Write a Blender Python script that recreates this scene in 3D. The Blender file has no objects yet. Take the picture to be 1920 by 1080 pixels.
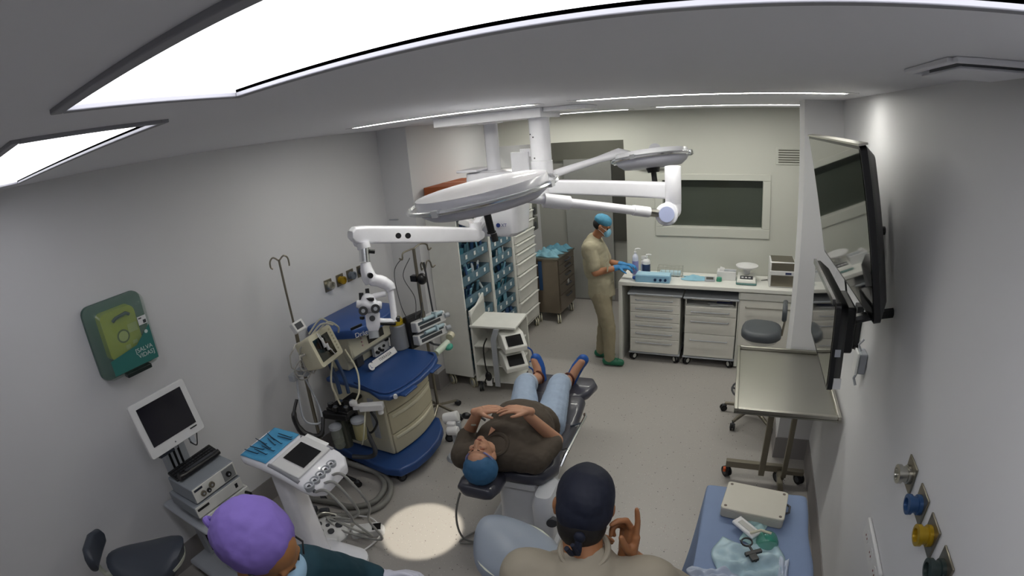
import bpy, bmesh, math, random
from mathutils import Vector, Matrix, Euler
random.seed(7)
PI = math.pi
C = bpy.context.scene.collection
SC = bpy.context.scene

# ------------------------------------------------------------------ camera
CAMZ = 2.5
def make_camera():
    cd = bpy.data.cameras.new('camera'); co = bpy.data.objects.new('camera', cd); C.objects.link(co)
    cd.type = 'PANO'
    cd.panorama_type = 'FISHEYE_LENS_POLYNOMIAL'
    cd.sensor_fit = 'HORIZONTAL'; cd.sensor_width = 36.0
    F = 942.75 * 36.0 / 1920
    cd.fisheye_fov = PI
    cd.fisheye_polynomial_k0 = 0
    cd.fisheye_polynomial_k1 = -1.0 / F
    cd.fisheye_polynomial_k2 = 0
    cd.fisheye_polynomial_k3 = 0.0543 / F ** 3
    cd.fisheye_polynomial_k4 = 0
    y, p, ro = 0.4549, 0.3088, -0.0868
    f = Vector((-math.sin(y) * math.cos(p), math.cos(y) * math.cos(p), -math.sin(p)))
    r = Vector((math.cos(y), math.sin(y), 0)); u = r.cross(f)
    r2 = math.cos(ro) * r + math.sin(ro) * u; u2 = -math.sin(ro) * r + math.cos(ro) * u
    m = Matrix((r2, u2, -f)).transposed().to_4x4(); m.translation = (0, 0, CAMZ)
    co.matrix_world = m
    cd.clip_start = 0.01
    SC.camera = co
make_camera()

# ------------------------------------------------------------------ world, exposure
w = bpy.data.worlds.new('world'); SC.world = w; w.use_nodes = True
w.node_tree.nodes['Background'].inputs[0].default_value = (0.55, 0.58, 0.62, 1)
w.node_tree.nodes['Background'].inputs[1].default_value = 0.03
SC.view_settings.view_transform = 'Standard'; SC.view_settings.look = 'None'
SC.view_settings.gamma = 1; SC.view_settings.use_curve_mapping = False
SC.view_settings.exposure = 0.22
PANEL_E, STRIP_E = 5.0, 31.0
CEIL = 2.64

# ------------------------------------------------------------------ materials
def srgb(c):
    if isinstance(c, str):
        c = [int(c[i:i + 2], 16) / 255 for i in (0, 2, 4)]
    return [(v / 12.92 if v <= 0.04045 else ((v + 0.055) / 1.055) ** 2.4) for v in c] + [1]
_M = {}
def mat(name, col, rough=0.5, metal=0.0, var=0.06, scale=12.0, emit=0, alpha=1, trans=0, bump=0, coat=0, sss=0):
    if name in _M: return _M[name]
    m = bpy.data.materials.new(name); m.use_nodes = True; _M[name] = m
    nt = m.node_tree; b = nt.nodes['Principled BSDF']
    c = srgb(col); b.inputs['Base Color'].default_value = c
    b.inputs['Roughness'].default_value = rough; b.inputs['Metallic'].default_value = metal
    if emit:
        b.inputs['Emission Color'].default_value = c; b.inputs['Emission Strength'].default_value = emit
    if alpha < 1: b.inputs['Alpha'].default_value = alpha
    if trans: b.inputs['Transmission Weight'].default_value = trans
    if coat: b.inputs['Coat Weight'].default_value = coat
    if sss:
        b.inputs['Subsurface Weight'].default_value = sss; b.inputs['Subsurface Radius'].default_value = (0.02, 0.008, 0.005)
    if var or bump:
        tc = nt.nodes.new('ShaderNodeTexCoord'); n = nt.nodes.new('ShaderNodeTexNoise')
        n.inputs['Scale'].default_value = scale; n.inputs['Detail'].default_value = 4
        nt.links.new(tc.outputs['Object'], n.inputs['Vector'])
        if var:
            mx = nt.nodes.new('ShaderNodeMix'); mx.data_type = 'RGBA'
            mx.inputs[6].default_value = [v * (1 - var) for v in c[:3]] + [1]
            mx.inputs[7].default_value = [min(1, v * (1 + var)) for v in c[:3]] + [1]
            nt.links.new(n.outputs['Fac'], mx.inputs[0]); nt.links.new(mx.outputs[2], b.inputs['Base Color'])
        if bump:
            bp = nt.nodes.new('ShaderNodeBump'); bp.inputs['Strength'].default_value = bump; bp.inputs['Distance'].default_value = 0.01
            nt.links.new(n.outputs['Fac'], bp.inputs['Height']); nt.links.new(bp.outputs[0], b.inputs['Normal'])
    return m
def floor_mat(name, col):
    m = mat(name, col, 0.42, var=0.03, scale=1.5); nt = m.node_tree; b = nt.nodes['Principled BSDF']
    src = b.inputs['Base Color'].links[0].from_socket
    tc = nt.nodes.new('ShaderNodeTexCoord')
    for sc, thr, cc in ((24, 0.10, '55504e'), (31, 0.085, '8a6d68'), (47, 0.10, '77797e'), (60, 0.11, 'd9d7d2')):
        v = nt.nodes.new('ShaderNodeTexVoronoi'); v.inputs['Scale'].default_value = sc
        v.inputs['Randomness'].default_value = 1
        mp = nt.nodes.new('ShaderNodeMapping'); mp.inputs['Location'].default_value = (sc, sc * 2, sc * 0.3)
        nt.links.new(tc.outputs['Object'], mp.inputs['Vector']); nt.links.new(mp.outputs[0], v.inputs['Vector'])
        # only some cells carry a speck
        lt = nt.nodes.new('ShaderNodeMath'); lt.operation = 'LESS_THAN'; lt.inputs[1].default_value = thr
        nt.links.new(v.outputs['Distance'], lt.inputs[0])
        sp = nt.nodes.new('ShaderNodeSeparateColor'); nt.links.new(v.outputs['Color'], sp.inputs[0])
        g = nt.nodes.new('ShaderNodeMath'); g.operation = 'GREATER_THAN'; g.inputs[1].default_value = 0.45
        nt.links.new(sp.outputs[0], g.inputs[0])
        mu = nt.nodes.new('ShaderNodeMath'); mu.operation = 'MULTIPLY'
        nt.links.new(lt.outputs[0], mu.inputs[0]); nt.links.new(g.outputs[0], mu.inputs[1])
        mx = nt.nodes.new('ShaderNodeMix'); mx.data_type = 'RGBA'; mx.inputs[7].default_value = srgb(cc)
        nt.links.new(mu.outputs[0], mx.inputs[0]); nt.links.new(src, mx.inputs[6]); src = mx.outputs[2]
    nt.links.new(src, b.inputs['Base Color'])
    return m

# ------------------------------------------------------------------ mesh builder
def V(*a): return Vector(a if len(a) > 1 else a[0])
def rotm(x=0, y=0, z=0): return Euler((x, y, z), 'XYZ').to_matrix().to_4x4()
def frame(d):
    d = Vector(d).normalized()
    a = Vector((0, 0, 1)) if abs(d.z) < 0.9 else Vector((1, 0, 0))
    x = a.cross(d).normalized(); y = d.cross(x)
    return x, y, d
class MB:
    def __init__(s, M=None):
        s.bm = bmesh.new(); s.mi = 0; s.M = M or Matrix.Identity(4)
    def v(s, p): return s.bm.verts.new(s.M @ Vector(p))
    def f(s, vs):
        try:
            fc = s.bm.faces.new(vs); fc.material_index = s.mi; return fc
        except ValueError: return None
    def poly(s, pts): s.f([s.v(p) for p in pts]); return s
    def box(s, c, d, R=None):
        R = R or Matrix.Identity(4); c = Vector(c); vs = []
        for i in range(8):
            p = Vector(((i & 1) - .5, ((i >> 1) & 1) - .5, (i >> 2) - .5))
            vs.append(s.v(c + (R @ Vector((p.x * d[0], p.y * d[1], p.z * d[2])))))
        for q in ((0, 2, 3, 1), (4, 5, 7, 6), (0, 1, 5, 4), (2, 6, 7, 3), (0, 4, 6, 2), (1, 3, 7, 5)): s.f([vs[i] for i in q])
        return s
    def bb(s, x0, x1, y0, y1, z0, z1): return s.box(((x0 + x1) / 2, (y0 + y1) / 2, (z0 + z1) / 2), (abs(x1 - x0), abs(y1 - y0), abs(z1 - z0)))
    def loft(s, secs, closed=True, caps=True):
        rings = [[s.v(p) for p in sec] for sec in secs]
        n = len(rings[0])
        for a, b in zip(rings, rings[1:]):
            for i in range(n if closed else n - 1):
                s.f([a[i], a[(i + 1) % n], b[(i + 1) % n], b[i]])
        if caps and closed:
            s.f(rings[0][::-1]); s.f(rings[-1])
        return s
    def prism(s, pts, z0, z1, R=None):
        R = R or Matrix.Identity(4)
        return s.loft([[R @ Vector((p[0], p[1], z0)) for p in pts], [R @ Vector((p[0], p[1], z1)) for p in pts]])
    def cyl(s, p0, p1, r0, r1=None, n=20):
        p0, p1 = Vector(p0), Vector(p1); r1 = r0 if r1 is None else r1
        x, y, d = frame(p1 - p0)
        ring = lambda c, r: [c + x * math.cos(2 * PI * i / n) * r + y * math.sin(2 * PI * i / n) * r for i in range(n)]
        return s.loft([ring(p0, r0), ring(p1, r1)])
    def tube(s, pts, r, n=8, closed=False, smooth=0):
        P = [Vector(p) for p in pts]
        if smooth: P = spline(P, smooth, closed)
        rs = r if isinstance(r, (list, tuple)) else [r] * len(P)
        if len(rs) != len(P): rs = [rs[min(len(rs) - 1, int(i * len(rs) / len(P)))] for i in range(len(P))]
        secs = []; m = len(P); px = None
        for i in range(m):
            a = P[i - 1] if (i > 0 or closed) else P[i]; b = P[(i + 1) % m] if (i < m - 1 or closed) else P[i]
            d = (b - a).normalized()
            if px is None: x, y, d = frame(d)
            else:
                x = (px - d * px.dot(d)).normalized(); y = d.cross(x)
            px = x
            secs.append([P[i] + (x * math.cos(2 * PI * k / n) + y * math.sin(2 * PI * k / n)) * rs[i] for k in range(n)])
        if closed: secs.append(secs[0])
        return s.loft(secs, caps=not closed)
    def sph(s, c, r, R=None, n=20, m=12):
        R = R or Matrix.Identity(4); c = Vector(c); r = (r, r, r) if not isinstance(r, (tuple, list)) else r
        top = s.v(c + R @ Vector((0, 0, r[2]))); bot = s.v(c - R @ Vector((0, 0, r[2]))); rings = []
        for j in range(1, m):
            t = PI * j / m
            rings.append([s.v(c + R @ Vector((r[0] * math.sin(t) * math.cos(2 * PI * i / n), r[1] * math.sin(t) * math.sin(2 * PI * i / n), r[2] * math.cos(t)))) for i in range(n)])
        for i in range(n):
            s.f([top, rings[0][i], rings[0][(i + 1) % n]]); s.f([bot, rings[-1][(i + 1) % n], rings[-1][i]])
        for a, b in zip(rings, rings[1:]):
            for i in range(n): s.f([a[i], b[i], b[(i + 1) % n], a[(i + 1) % n]])
        return s
    def cap(s, p0, p1, r0, r1=None, n=16):
        r1 = r0 if r1 is None else r1
        s.cyl(p0, p1, r0, r1, n); s.sph(p0, r0, n=n, m=10); s.sph(p1, r1, n=n, m=10); return s
    def chain(s, pts, rs, n=16):
        for i in range(len(pts) - 1): s.cap(pts[i], pts[i + 1], rs[i], rs[i + 1], n)
        return s
    def lathe(s, prof, c=(0, 0, 0), R=None, n=32):
        R = R or Matrix.Identity(4); c = Vector(c)
        return s.loft([[c + R @ Vector((max(r, 1e-4) * math.cos(2 * PI * i / n), max(r, 1e-4) * math.sin(2 * PI * i / n), z)) for i in range(n)] for r, z in prof])
    def grid(s, fn, nu, nv, thick=0):
        g = [[s.v(fn(i / nu, j / nv)) for i in range(nu + 1)] for j in range(nv + 1)]
        for j in range(nv):
            for i in range(nu): s.f([g[j][i], g[j][i + 1], g[j + 1][i + 1], g[j + 1][i]])
        return s
    def build(s, name, mats, parent=None, bevel=0, seg=2, angle=38, remesh=0, smooth=0, sub=0, solid=0, flat=False, disp=None):
        me = bpy.data.meshes.new(name)
        bmesh.ops.recalc_face_normals(s.bm, faces=s.bm.faces[:]) if not solid else None
        s.bm.to_mesh(me); s.bm.free()
        if not isinstance(mats, (list, tuple)): mats = [mats]
        for m in mats: me.materials.append(m)
        if not flat:
            me.shade_smooth()
            if not remesh: me.set_sharp_from_angle(angle=math.radians(angle))
        if name in EACH and parent is not None:      # every loose piece a part of its own
            for me2 in loose(me):
                q = bpy.data.objects.new(EACH[name], me2); C.objects.link(q); q.parent = parent
                if bevel:
                    b_ = q.modifiers.new('bevel', 'BEVEL'); b_.width = bevel; b_.segments = seg; b_.limit_method = 'ANGLE'
            return q
        o = bpy.data.objects.new(name, me); C.objects.link(o)
        if name in STUFFY: o['kind'] = 'stuff'
        if parent: o.parent = parent
        if solid:
            q = o.modifiers.new('solid', 'SOLIDIFY'); q.thickness = solid; q.offset = 0
        if bevel:
            q = o.modifiers.new('bevel', 'BEVEL'); q.width = bevel; q.segments = seg; q.limit_method = 'ANGLE'; q.angle_limit = math.radians(30)
            q.harden_normals = False
        if remesh:
            q = o.modifiers.new('remesh', 'REMESH'); q.mode = 'VOXEL'; q.voxel_size = remesh; q.use_smooth_shade = True
        if sub:
            q = o.modifiers.new('sub', 'SUBSURF'); q.levels = sub; q.render_levels = sub
        if disp:
            tx = bpy.data.textures.new(name + '_tex', 'CLOUDS'); tx.noise_scale = disp[1]
            q = o.modifiers.new('disp', 'DISPLACE'); q.texture = tx; q.strength = disp[0]; q.mid_level = 0.5; q.texture_coords = 'GLOBAL'
        if smooth:
            q = o.modifiers.new('smooth', 'SMOOTH'); q.factor = 0.5; q.iterations = smooth
        return o
def spline(P, k, closed=False):
    out = []; n = len(P)
    for i in range(n if closed else n - 1):
        p0 = P[(i - 1) % n] if (i > 0 or closed) else P[0]; p1 = P[i]; p2 = P[(i + 1) % n]
        p3 = P[(i + 2) % n] if (i < n - 2 or closed) else P[n - 1]
        for j in range(k):
            t = j / k
            out.append(0.5 * ((2 * p1) + (-p0 + p2) * t + (2 * p0 - 5 * p1 + 4 * p2 - p3) * t * t + (-p0 + 3 * p1 - 3 * p2 + p3) * t ** 3))
    if not closed: out.append(P[-1])
    return out
EACH = {k: v for k, v in (('paper_label', 'paper_label'), ('knobs', 'knob'), ('screws', 'screw'), ('buttons', 'button'), ('valve_knobs', 'valve_knob'), ('vent_holes', 'vent_hole'),
    ('tension_knobs', 'tension_knob'), ('head_knobs', 'head_knob'), ('mask_loops', 'mask_loop'), ('glasses_temples', 'glasses_temple'), ('worktop_grips', 'grip'), ('hand_grips', 'hand_grip'), ('round_keys', 'round_key'), ('cap_tails', 'cap_tie'), ('dark_marks', 'dark_mark'), ('mark', 'mark'), ('leads', 'lead'), ('wall_arm', 'wall_arm'))}
STUFFY = {'packets'}
def loose(me):
    n = len(me.vertices); par = list(range(n))
    def root(a):
        while par[a] != a: par[a] = par[par[a]]; a = par[a]
        return a
    for e in me.edges:
        a, b = root(e.vertices[0]), root(e.vertices[1])
        if a != b: par[a] = b
    groups = {}
    for p in me.polygons: groups.setdefault(root(p.vertices[0]), []).append(p)
    out = []
    for ps in groups.values():
        ids = sorted({v for p in ps for v in p.vertices}); mp = {v: i for i, v in enumerate(ids)}
        m2 = bpy.data.meshes.new(me.name); m2.from_pydata([me.vertices[i].co[:] for i in ids], [], [[mp[v] for v in p.vertices] for p in ps])
        for mt in me.materials: m2.materials.append(mt)
        m2.polygons.foreach_set('material_index', [p.material_index for p in ps]); m2.shade_smooth(); m2.set_sharp_from_angle(angle=math.radians(38)); out.append(m2)
    return out
def rrect(w, h, r, n=5):
    pts = []
    for cx, cy, a in ((w / 2 - r, h / 2 - r, 0), (-w / 2 + r, h / 2 - r, 90), (-w / 2 + r, -h / 2 + r, 180), (w / 2 - r, -h / 2 + r, 270)):
        for i in range(n + 1):
            t = math.radians(a + 90 * i / n); pts.append((cx + r * math.cos(t), cy + r * math.sin(t)))
    return pts
def ellr(c, rx, ry, n=24, z=0): return [(c[0] + rx * math.cos(2 * PI * i / n), c[1] + ry * math.sin(2 * PI * i / n), z) for i in range(n)]

def tag(o, label, cat, group=None):
    o['label'] = label; o['category'] = cat
    if group: o['group'] = group
    return o
def thing(name, label, cat, loc=(0, 0, 0), rz=0, group=None, M=None):
    o = bpy.data.objects.new(name, None); C.objects.link(o); o.empty_display_size = 0.1
    if M is not None: o.matrix_world = M
    else: o.location = loc; o.rotation_euler = (0, 0, rz)
    return tag(o, label, cat, group)
def struct(o): o['kind'] = 'structure'; return o
def dup(src, label=None, loc=None, rz=None):
    r = src.copy(); C.objects.link(r)
    if loc is not None: r.location = loc
    if rz is not None: r.rotation_euler = (0, 0, rz)
    if label: r['label'] = label
    for ch in list(src.children):
        c = ch.copy(); C.objects.link(c); c.parent = r
        for g in ch.children:
            d = g.copy(); C.objects.link(d); d.parent = c
    return r
def text(body, size, mat_, parent, M, ext=0.0005, name='lettering', align='CENTER'):
    cu = bpy.data.curves.new(name, 'FONT'); cu.body = body; cu.size = size; cu.extrude = ext; cu.align_x = align; cu.align_y = 'CENTER'
    cu.materials.append(mat_); q = bpy.data.objects.new(name, cu); me = bpy.data.meshes.new_from_object(q); bpy.data.objects.remove(q)
    o = bpy.data.objects.new(name, me); C.objects.link(o); o.parent = parent; o.matrix_local = M
    return o

# ------------------------------------------------------------------ common materials
WALL = mat('wall_paint', 'dadadc', 0.55, var=0.02, scale=3)
WALLB = mat('back_wall_paint', 'c4c5bc', 0.55, var=0.02, scale=3)
CEILM = mat('ceiling_paint', 'e8e8ec', 0.7, var=0.02, scale=2)
FLOORM = floor_mat('speckled_vinyl', 'a7a39e')
SKIRT = mat('vinyl_skirting', '8f8b8a', 0.5, var=0.03)
WHITE = mat('white_enamel', 'dcdcdc', 0.35)
LAMPW = mat('lamp_white', 'f0f0f6', 0.25, coat=0.3)
LAM = mat('white_laminate', 'e4e4de', 0.4)
CREAM = mat('cream_plastic', 'cdc8b0', 0.45)
IVORY = mat('ivory_panel', 'dedcd4', 0.4)
BLACK = mat('black_plastic', '111113', 0.35)
RUBBER = mat('black_rubber', '17171a', 0.7)
SCREEN = mat('black_screen', '07080a', 0.06, var=0, coat=0.5)
STEEL = mat('brushed_steel', 'b9b7ae', 0.28, 1.0)
DSTEEL = mat('dull_steel', '8b8578', 0.38, 0.9)
CHROME = mat('chrome', 'eceef0', 0.2, 1.0, var=0)
GREY = mat('grey_plastic', '77797d', 0.5)
LGREY = mat('light_grey_plastic', 'a9adb3', 0.5)
DGREY = mat('dark_grey_plastic', '3b3d42', 0.5)
BLUE = mat('blue_enamel', '24457c', 0.4)
SKIN = mat('skin', 'b98468', 0.55, var=0.08, scale=20, sss=0.06)
# a point of the place from where the photograph shows it (u, v) and one known coordinate or its distance d from the camera
_B = SC.camera.matrix_world.to_3x3()
def at(u, v, d=None, x=None, y=None, z=None):
    dx, dy = u - 960, 540 - v; q = max(math.hypot(dx, dy), 1e-6); rr = q / 942.75; th = rr * (1 - 0.0543 * rr * rr)
    r = _B @ Vector((dx / q * math.sin(th), dy / q * math.sin(th), -math.cos(th)))
    if d is not None: k = d
    elif x is not None: k = x / r.x
    elif y is not None: k = y / r.y
    else: k = (z - CAMZ) / r.z
    return Vector((0, 0, CAMZ)) + r * k
def basis(o, zdir, xhint=(1, 0, 0)):
    z = Vector(zdir).normalized(); x = Vector(xhint); x = (x - z * x.dot(z)).normalized(); y = z.cross(x)
    m = Matrix((x, y, z)).transposed().to_4x4(); m.translation = o; return m
def facing(o, yaw, tilt=0, roll=0):
    """frame whose -Y looks out of the screen: yaw about z, then tilt about x, roll about y"""
    return Matrix.Translation(o) @ Matrix.Rotation(yaw, 4, 'Z') @ Matrix.Rotation(tilt, 4, 'X') @ Matrix.Rotation(roll, 4, 'Y')
# ------------------------------------------------------------------ room lights (ceiling panels and strips)
XL, XR = -3.1, 0.71
def ceiling_panel(x0, x1, y0, y1, label, glow=1.0):
    t = thing('ceiling_light', label, 'light', ((x0 + x1) / 2, (y0 + y1) / 2, CEIL), group='recessed ceiling light panels')
    w_, d_ = (x1 - x0) / 2, (y1 - y0) / 2
    m = MB()
    for a, b, c_, e in ((-w_ - .02, w_ + .02, -d_ - .02, -d_), (-w_ - .02, w_ + .02, d_, d_ + .02), (-w_ - .02, -w_, -d_, d_), (w_, w_ + .02, -d_, d_)):
        m.bb(a, b, c_, e, -0.008, 0.03)
    m.build('frame', mat('panel_frame', '8d8d93', 0.5), t, bevel=0.002)
    d = MB(); d.bb(-w_, w_, -d_, d_, 0.006, 0.02)
    d.build('diffuser', mat('panel_glow_%g' % glow, 'fafaff', 0.5, var=0, emit=PANEL_E * glow), t)
    return t
ceiling_panel(-0.835, 0.60, 0.28, 0.605, 'large glowing white ceiling panel at the top centre of the view')
ceiling_panel(-2.67, -1.165, 0.28, 0.605, 'smaller-looking glowing ceiling panel near the left wall above the green wall case', .62)
def strip(x0, y0, x1, y1, label, glow=1.0):
    L = math.hypot(x1 - x0, y1 - y0)
    t = thing('strip_light', label, 'light', ((x0 + x1) / 2, (y0 + y1) / 2, CEIL), math.atan2(y1 - y0, x1 - x0), group='slim recessed ceiling strips')
    m = MB(); m.bb(-L / 2 - .05, L / 2 + .05, -.046, -.034, -.004, .01).bb(-L / 2 - .05, L / 2 + .05, .034, .046, -.004, .01)
    m.bb(-L / 2 - .05, -L / 2, -.034, .034, -.004, .01).bb(L / 2, L / 2 + .05, -.034, .034, -.004, .01)
    m.build('frame', WHITE, t)
    d = MB(); d.bb(-L / 2, L / 2, -.034, .034, -.002, .008); d.build('diffuser', mat('strip_glow_%g' % glow, 'fffdf4', 0.5, var=0, emit=STRIP_E * glow), t)
strip(-2.34, 2.62, -1.06, 2.62, 'strip light left of the lamp column, nearer the camera')
strip(-0.80, 2.62, 0.55, 2.62, 'strip light above the small television side of the room')
strip(-2.3, 4.80, -0.98, 4.80, 'strip light behind the lamp column', 1.25)
strip(-0.66, 4.48, 0.56, 4.48, 'strip light over the white counter', 1.6)

strip(-2.3, 6.15, -1.4, 6.15, 'added fill strip on the passage ceiling, unseen behind the header')  # added to brighten the dark passage; no fitting is seen there
# ------------------------------------------------------------------ the room
m = MB(); m.bb(XL - .3, 1.6, -1.5, 7.3, -0.1, 0); struct(m.build('floor', FLOORM, flat=True))
m = MB()
# ceiling with the light openings left open
def ceil_rects(holes, X0, X1, Y0, Y1):
    xs = sorted({X0, X1} | {h[0] for h in holes} | {h[1] for h in holes}); ys = sorted({Y0, Y1} | {h[2] for h in holes} | {h[3] for h in holes})
    for i in range(len(xs) - 1):
        for j in range(len(ys) - 1):
            cx, cy = (xs[i] + xs[i + 1]) / 2, (ys[j] + ys[j + 1]) / 2
            if any(h[0] < cx < h[1] and h[2] < cy < h[3] for h in holes): continue
            m.bb(xs[i], xs[i + 1], ys[j], ys[j + 1], CEIL, CEIL + .03)
ceil_rects([(-0.835, 0.60, .28, .605), (-2.67, -1.165, .28, .605)], XL - .2, 1.6, -1.5, 7.3)
m.bb(XL - .2, 1.6, -1.5, 7.3, CEIL + .05, CEIL + .1)
struct(m.build('ceiling', CEILM, flat=True))
m = MB(); m.bb(XL - .1, XL, -1.5, 3.75, 0, CEIL); m.bb(XL - .1, -2.76, 3.75, 7.3, 0, CEIL); struct(m.build('wall_left', WALL, flat=True))
m = MB(); m.bb(XR, XR + .9, -1.5, 3.46, 0, CEIL); m.bb(0.455, XR + .9, 3.46, 3.73, 0, CEIL); struct(m.build('wall_right', WALL, flat=True))
m = MB(); m.bb(XL - .1, 1.6, -1.6, -1.5, 0, CEIL); struct(m.build('wall_front', WALL, flat=True))
# back wall with its window opening, and the header over the passage
WX0, WX1, WZ0, WZ1 = -0.76, 0.29, 1.40, 1.90
YB = 5.37
m = MB()
m.bb(-1.165, WX0, YB, YB + .15, 0, CEIL).bb(WX1, 1.6, YB, YB + .15, 0, CEIL).bb(WX0, WX1, YB, YB + .15, 0, WZ0).bb(WX0, WX1, YB, YB + .15, WZ1, CEIL)
m.bb(-2.76, -1.165, YB, YB + .15, 2.336, CEIL)
struct(m.build('wall_back', WALLB, flat=True))
m = MB(); m.bb(-1.165, -1.0, YB + .15, 7.0, 0, CEIL); m.bb(1.5, 1.6, 3.7, 5.5, 0, CEIL); struct(m.build('wall_passage', WALL, flat=True))
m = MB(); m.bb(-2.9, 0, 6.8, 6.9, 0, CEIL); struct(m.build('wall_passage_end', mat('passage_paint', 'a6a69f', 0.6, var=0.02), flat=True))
# window
t = bpy.data.objects.new('window_1', None); C.objects.link(t); struct(t); t.location = ((WX0 + WX1) / 2, YB, (WZ0 + WZ1) / 2)
hw, hh = (WX1 - WX0) / 2, (WZ1 - WZ0) / 2
m = MB()
for k, (a, z0, z1, th) in enumerate(((0.0, 0, 0, .012),)):
    m.bb(-hw - .08, hw + .08, -.014, 0, hh, hh + .065).bb(-hw - .08, hw + .08, -.014, 0, -hh - .1, -hh)
    m.bb(-hw - .08, -hw, -.014, 0, -hh, hh).bb(hw, hw + .08, -.014, 0, -hh, hh)
m.build('window_frame', WALLB, t, bevel=.004)
m = MB(); m.bb(-hw, hw, .09, .1, -hh, hh); m.build('window_pane', mat('dark_glass', '4a5048', 0.14, var=0), t)
# sliding door leaf in the passage
t = bpy.data.objects.new('door_1', None); C.objects.link(t); struct(t); t.location = (-1.95, 6.78, 0)
m = MB(); m.bb(-.38, .30, -.05, -.01, 0.02, 2.05); m.build('door_panel', mat('door_grey', '9c9d99', .5), t, bevel=.004)
m = MB(); m.bb(.302, .78, -.03, 0, .9, 2.0); m.build('door_glass', mat('door_dark', '4c4c46', .3), t)
# darker panelling above the passage door
m = MB(); m.bb(-2.88, -1.17, 6.765, 6.8, 2.03, 2.5); o = struct(m.build('trim_4', mat('dark_panelling', '6e6e64', .5)))
# skirting (vinyl carried up the wall)
m = MB(); m.bb(XL, XL + .008, -1.5, 3.75, 0, .185).bb(XL, -2.76, 3.742, 3.75, 0, .185).bb(-2.76, -2.752, 3.742, 6.8, 0, .185); struct(m.build('baseboard_left', SKIRT, flat=True))
m = MB(); m.bb(XR - .008, XR, -1.5, 3.46, 0, .19).bb(.455, XR, 3.452, 3.46, 0, .19).bb(.447, .455, 3.452, 3.73, 0, .19); struct(m.build('baseboard_right', SKIRT, flat=True))
m = MB(); m.bb(-1.165, .9, YB - .008, YB, 0, .19).bb(-2.76, -1.165, 6.742, 6.75, 0, .19); struct(m.build('baseboard_back', SKIRT, flat=True))
m = MB()
for a, b in ((-1.35, -1.30), (-1.45, -1.40), (-1.62, -1.5), (-1.75, -1.66), (-2.0, -1.85)): m.bb(a, b, .19, .194, CEIL - .002, CEIL)
struct(m.build('trim_5', DGREY))
# ------------------------------------------------------------------ helpers for equipment
def caster(t, x, y, h=0.08, r=0.035, wmat=None, ang=0.3, swivel=0.02, name='caster', tyre=None):
    """twin-wheel caster under a frame at height h; one part (wheels) with a fork sub-part"""
    wmat = wmat or LGREY
    c, s = math.cos(ang), math.sin(ang)
    ox, oy = x + c * swivel, y + s * swivel
    m = MB()
    for k in (-1, 1):
        a = (ox - s * 0.014 * k - s * 0.006, oy + c * 0.014 * k + c * 0.006, r); b = (ox - s * 0.014 * k + s * 0.006, oy + c * 0.014 * k - c * 0.006, r)
        m.mi = 0; m.cyl(a, b, r, n=20)
        m.mi = 1; m.cyl((a[0] - s * .003, a[1] + c * .003, r), (b[0] + s * .003, b[1] - c * .003, r), r * .55, n=16)
    o = m.build(name, [tyre or RUBBER, wmat], t, angle=30)
    f = MB(); f.cyl((x, y, r), (x, y, h + .002), .008, n=10); f.box((x + c * swivel / 2, y + s * swivel / 2, r + .006), (.03, .012, .03), rotm(z=ang)).sph((x + c * swivel * .5, y + s * swivel * .5, r + .022), (.024, .016, .014), n=12, m=8)
    f.build('fork', DGREY, o)
    return o
def bar_handle(parent, p0, p1, out, r=.006, mt=None):
    o = Vector(out); p0, p1 = Vector(p0), Vector(p1)
    m = MB(); m.tube([p0, p0 + o * .85, p0 + o + (p1 - p0).normalized() * o.length * .25, p1 + o - (p1 - p0).normalized() * o.length * .25, p1 + o * .85, p1], r, n=8)
    return m.build('handle', mt or STEEL, parent)

# ------------------------------------------------------------------ white counter along the back wall
t = thing('counter', 'long white laminate counter along the back wall under the window', 'counter', (0, 0, 0))
m = MB(); m.bb(-1.165, 1.35, 4.90, 5.36, .862, .90); m.build('worktop', LAM, t, bevel=.003)
m = MB(); m.bb(-1.165, -1.127, 4.90, 5.36, 0, .861); m.build('side_panel', LAM, t, bevel=.002)
m = MB(); m.bb(-1.127, .06, 5.30, 5.335, .40, .861); m.build('back_panel', IVORY, t)
t = thing('base_cabinet', 'fixed white base cabinet at the right end of the counter', 'cabinet', (.37, 4.93, 0))
m = MB(); m.bb(-.295, .33, .02, .42, .02, .86); m.build('body', LAM, t, bevel=.002)
d = MB(); d.bb(-.28, .32, -.002, .02, .10, .765); d = d.build('door', IVORY, t, bevel=.003)
bar_handle(d, (-.22, -.002, .70), (.25, -.002, .70), (0, -.025, 0))
m = MB(); m.bb(-.28, .32, -.004, .02, .775, .845); m.build('drawer', LAM, t, bevel=.003)

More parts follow.
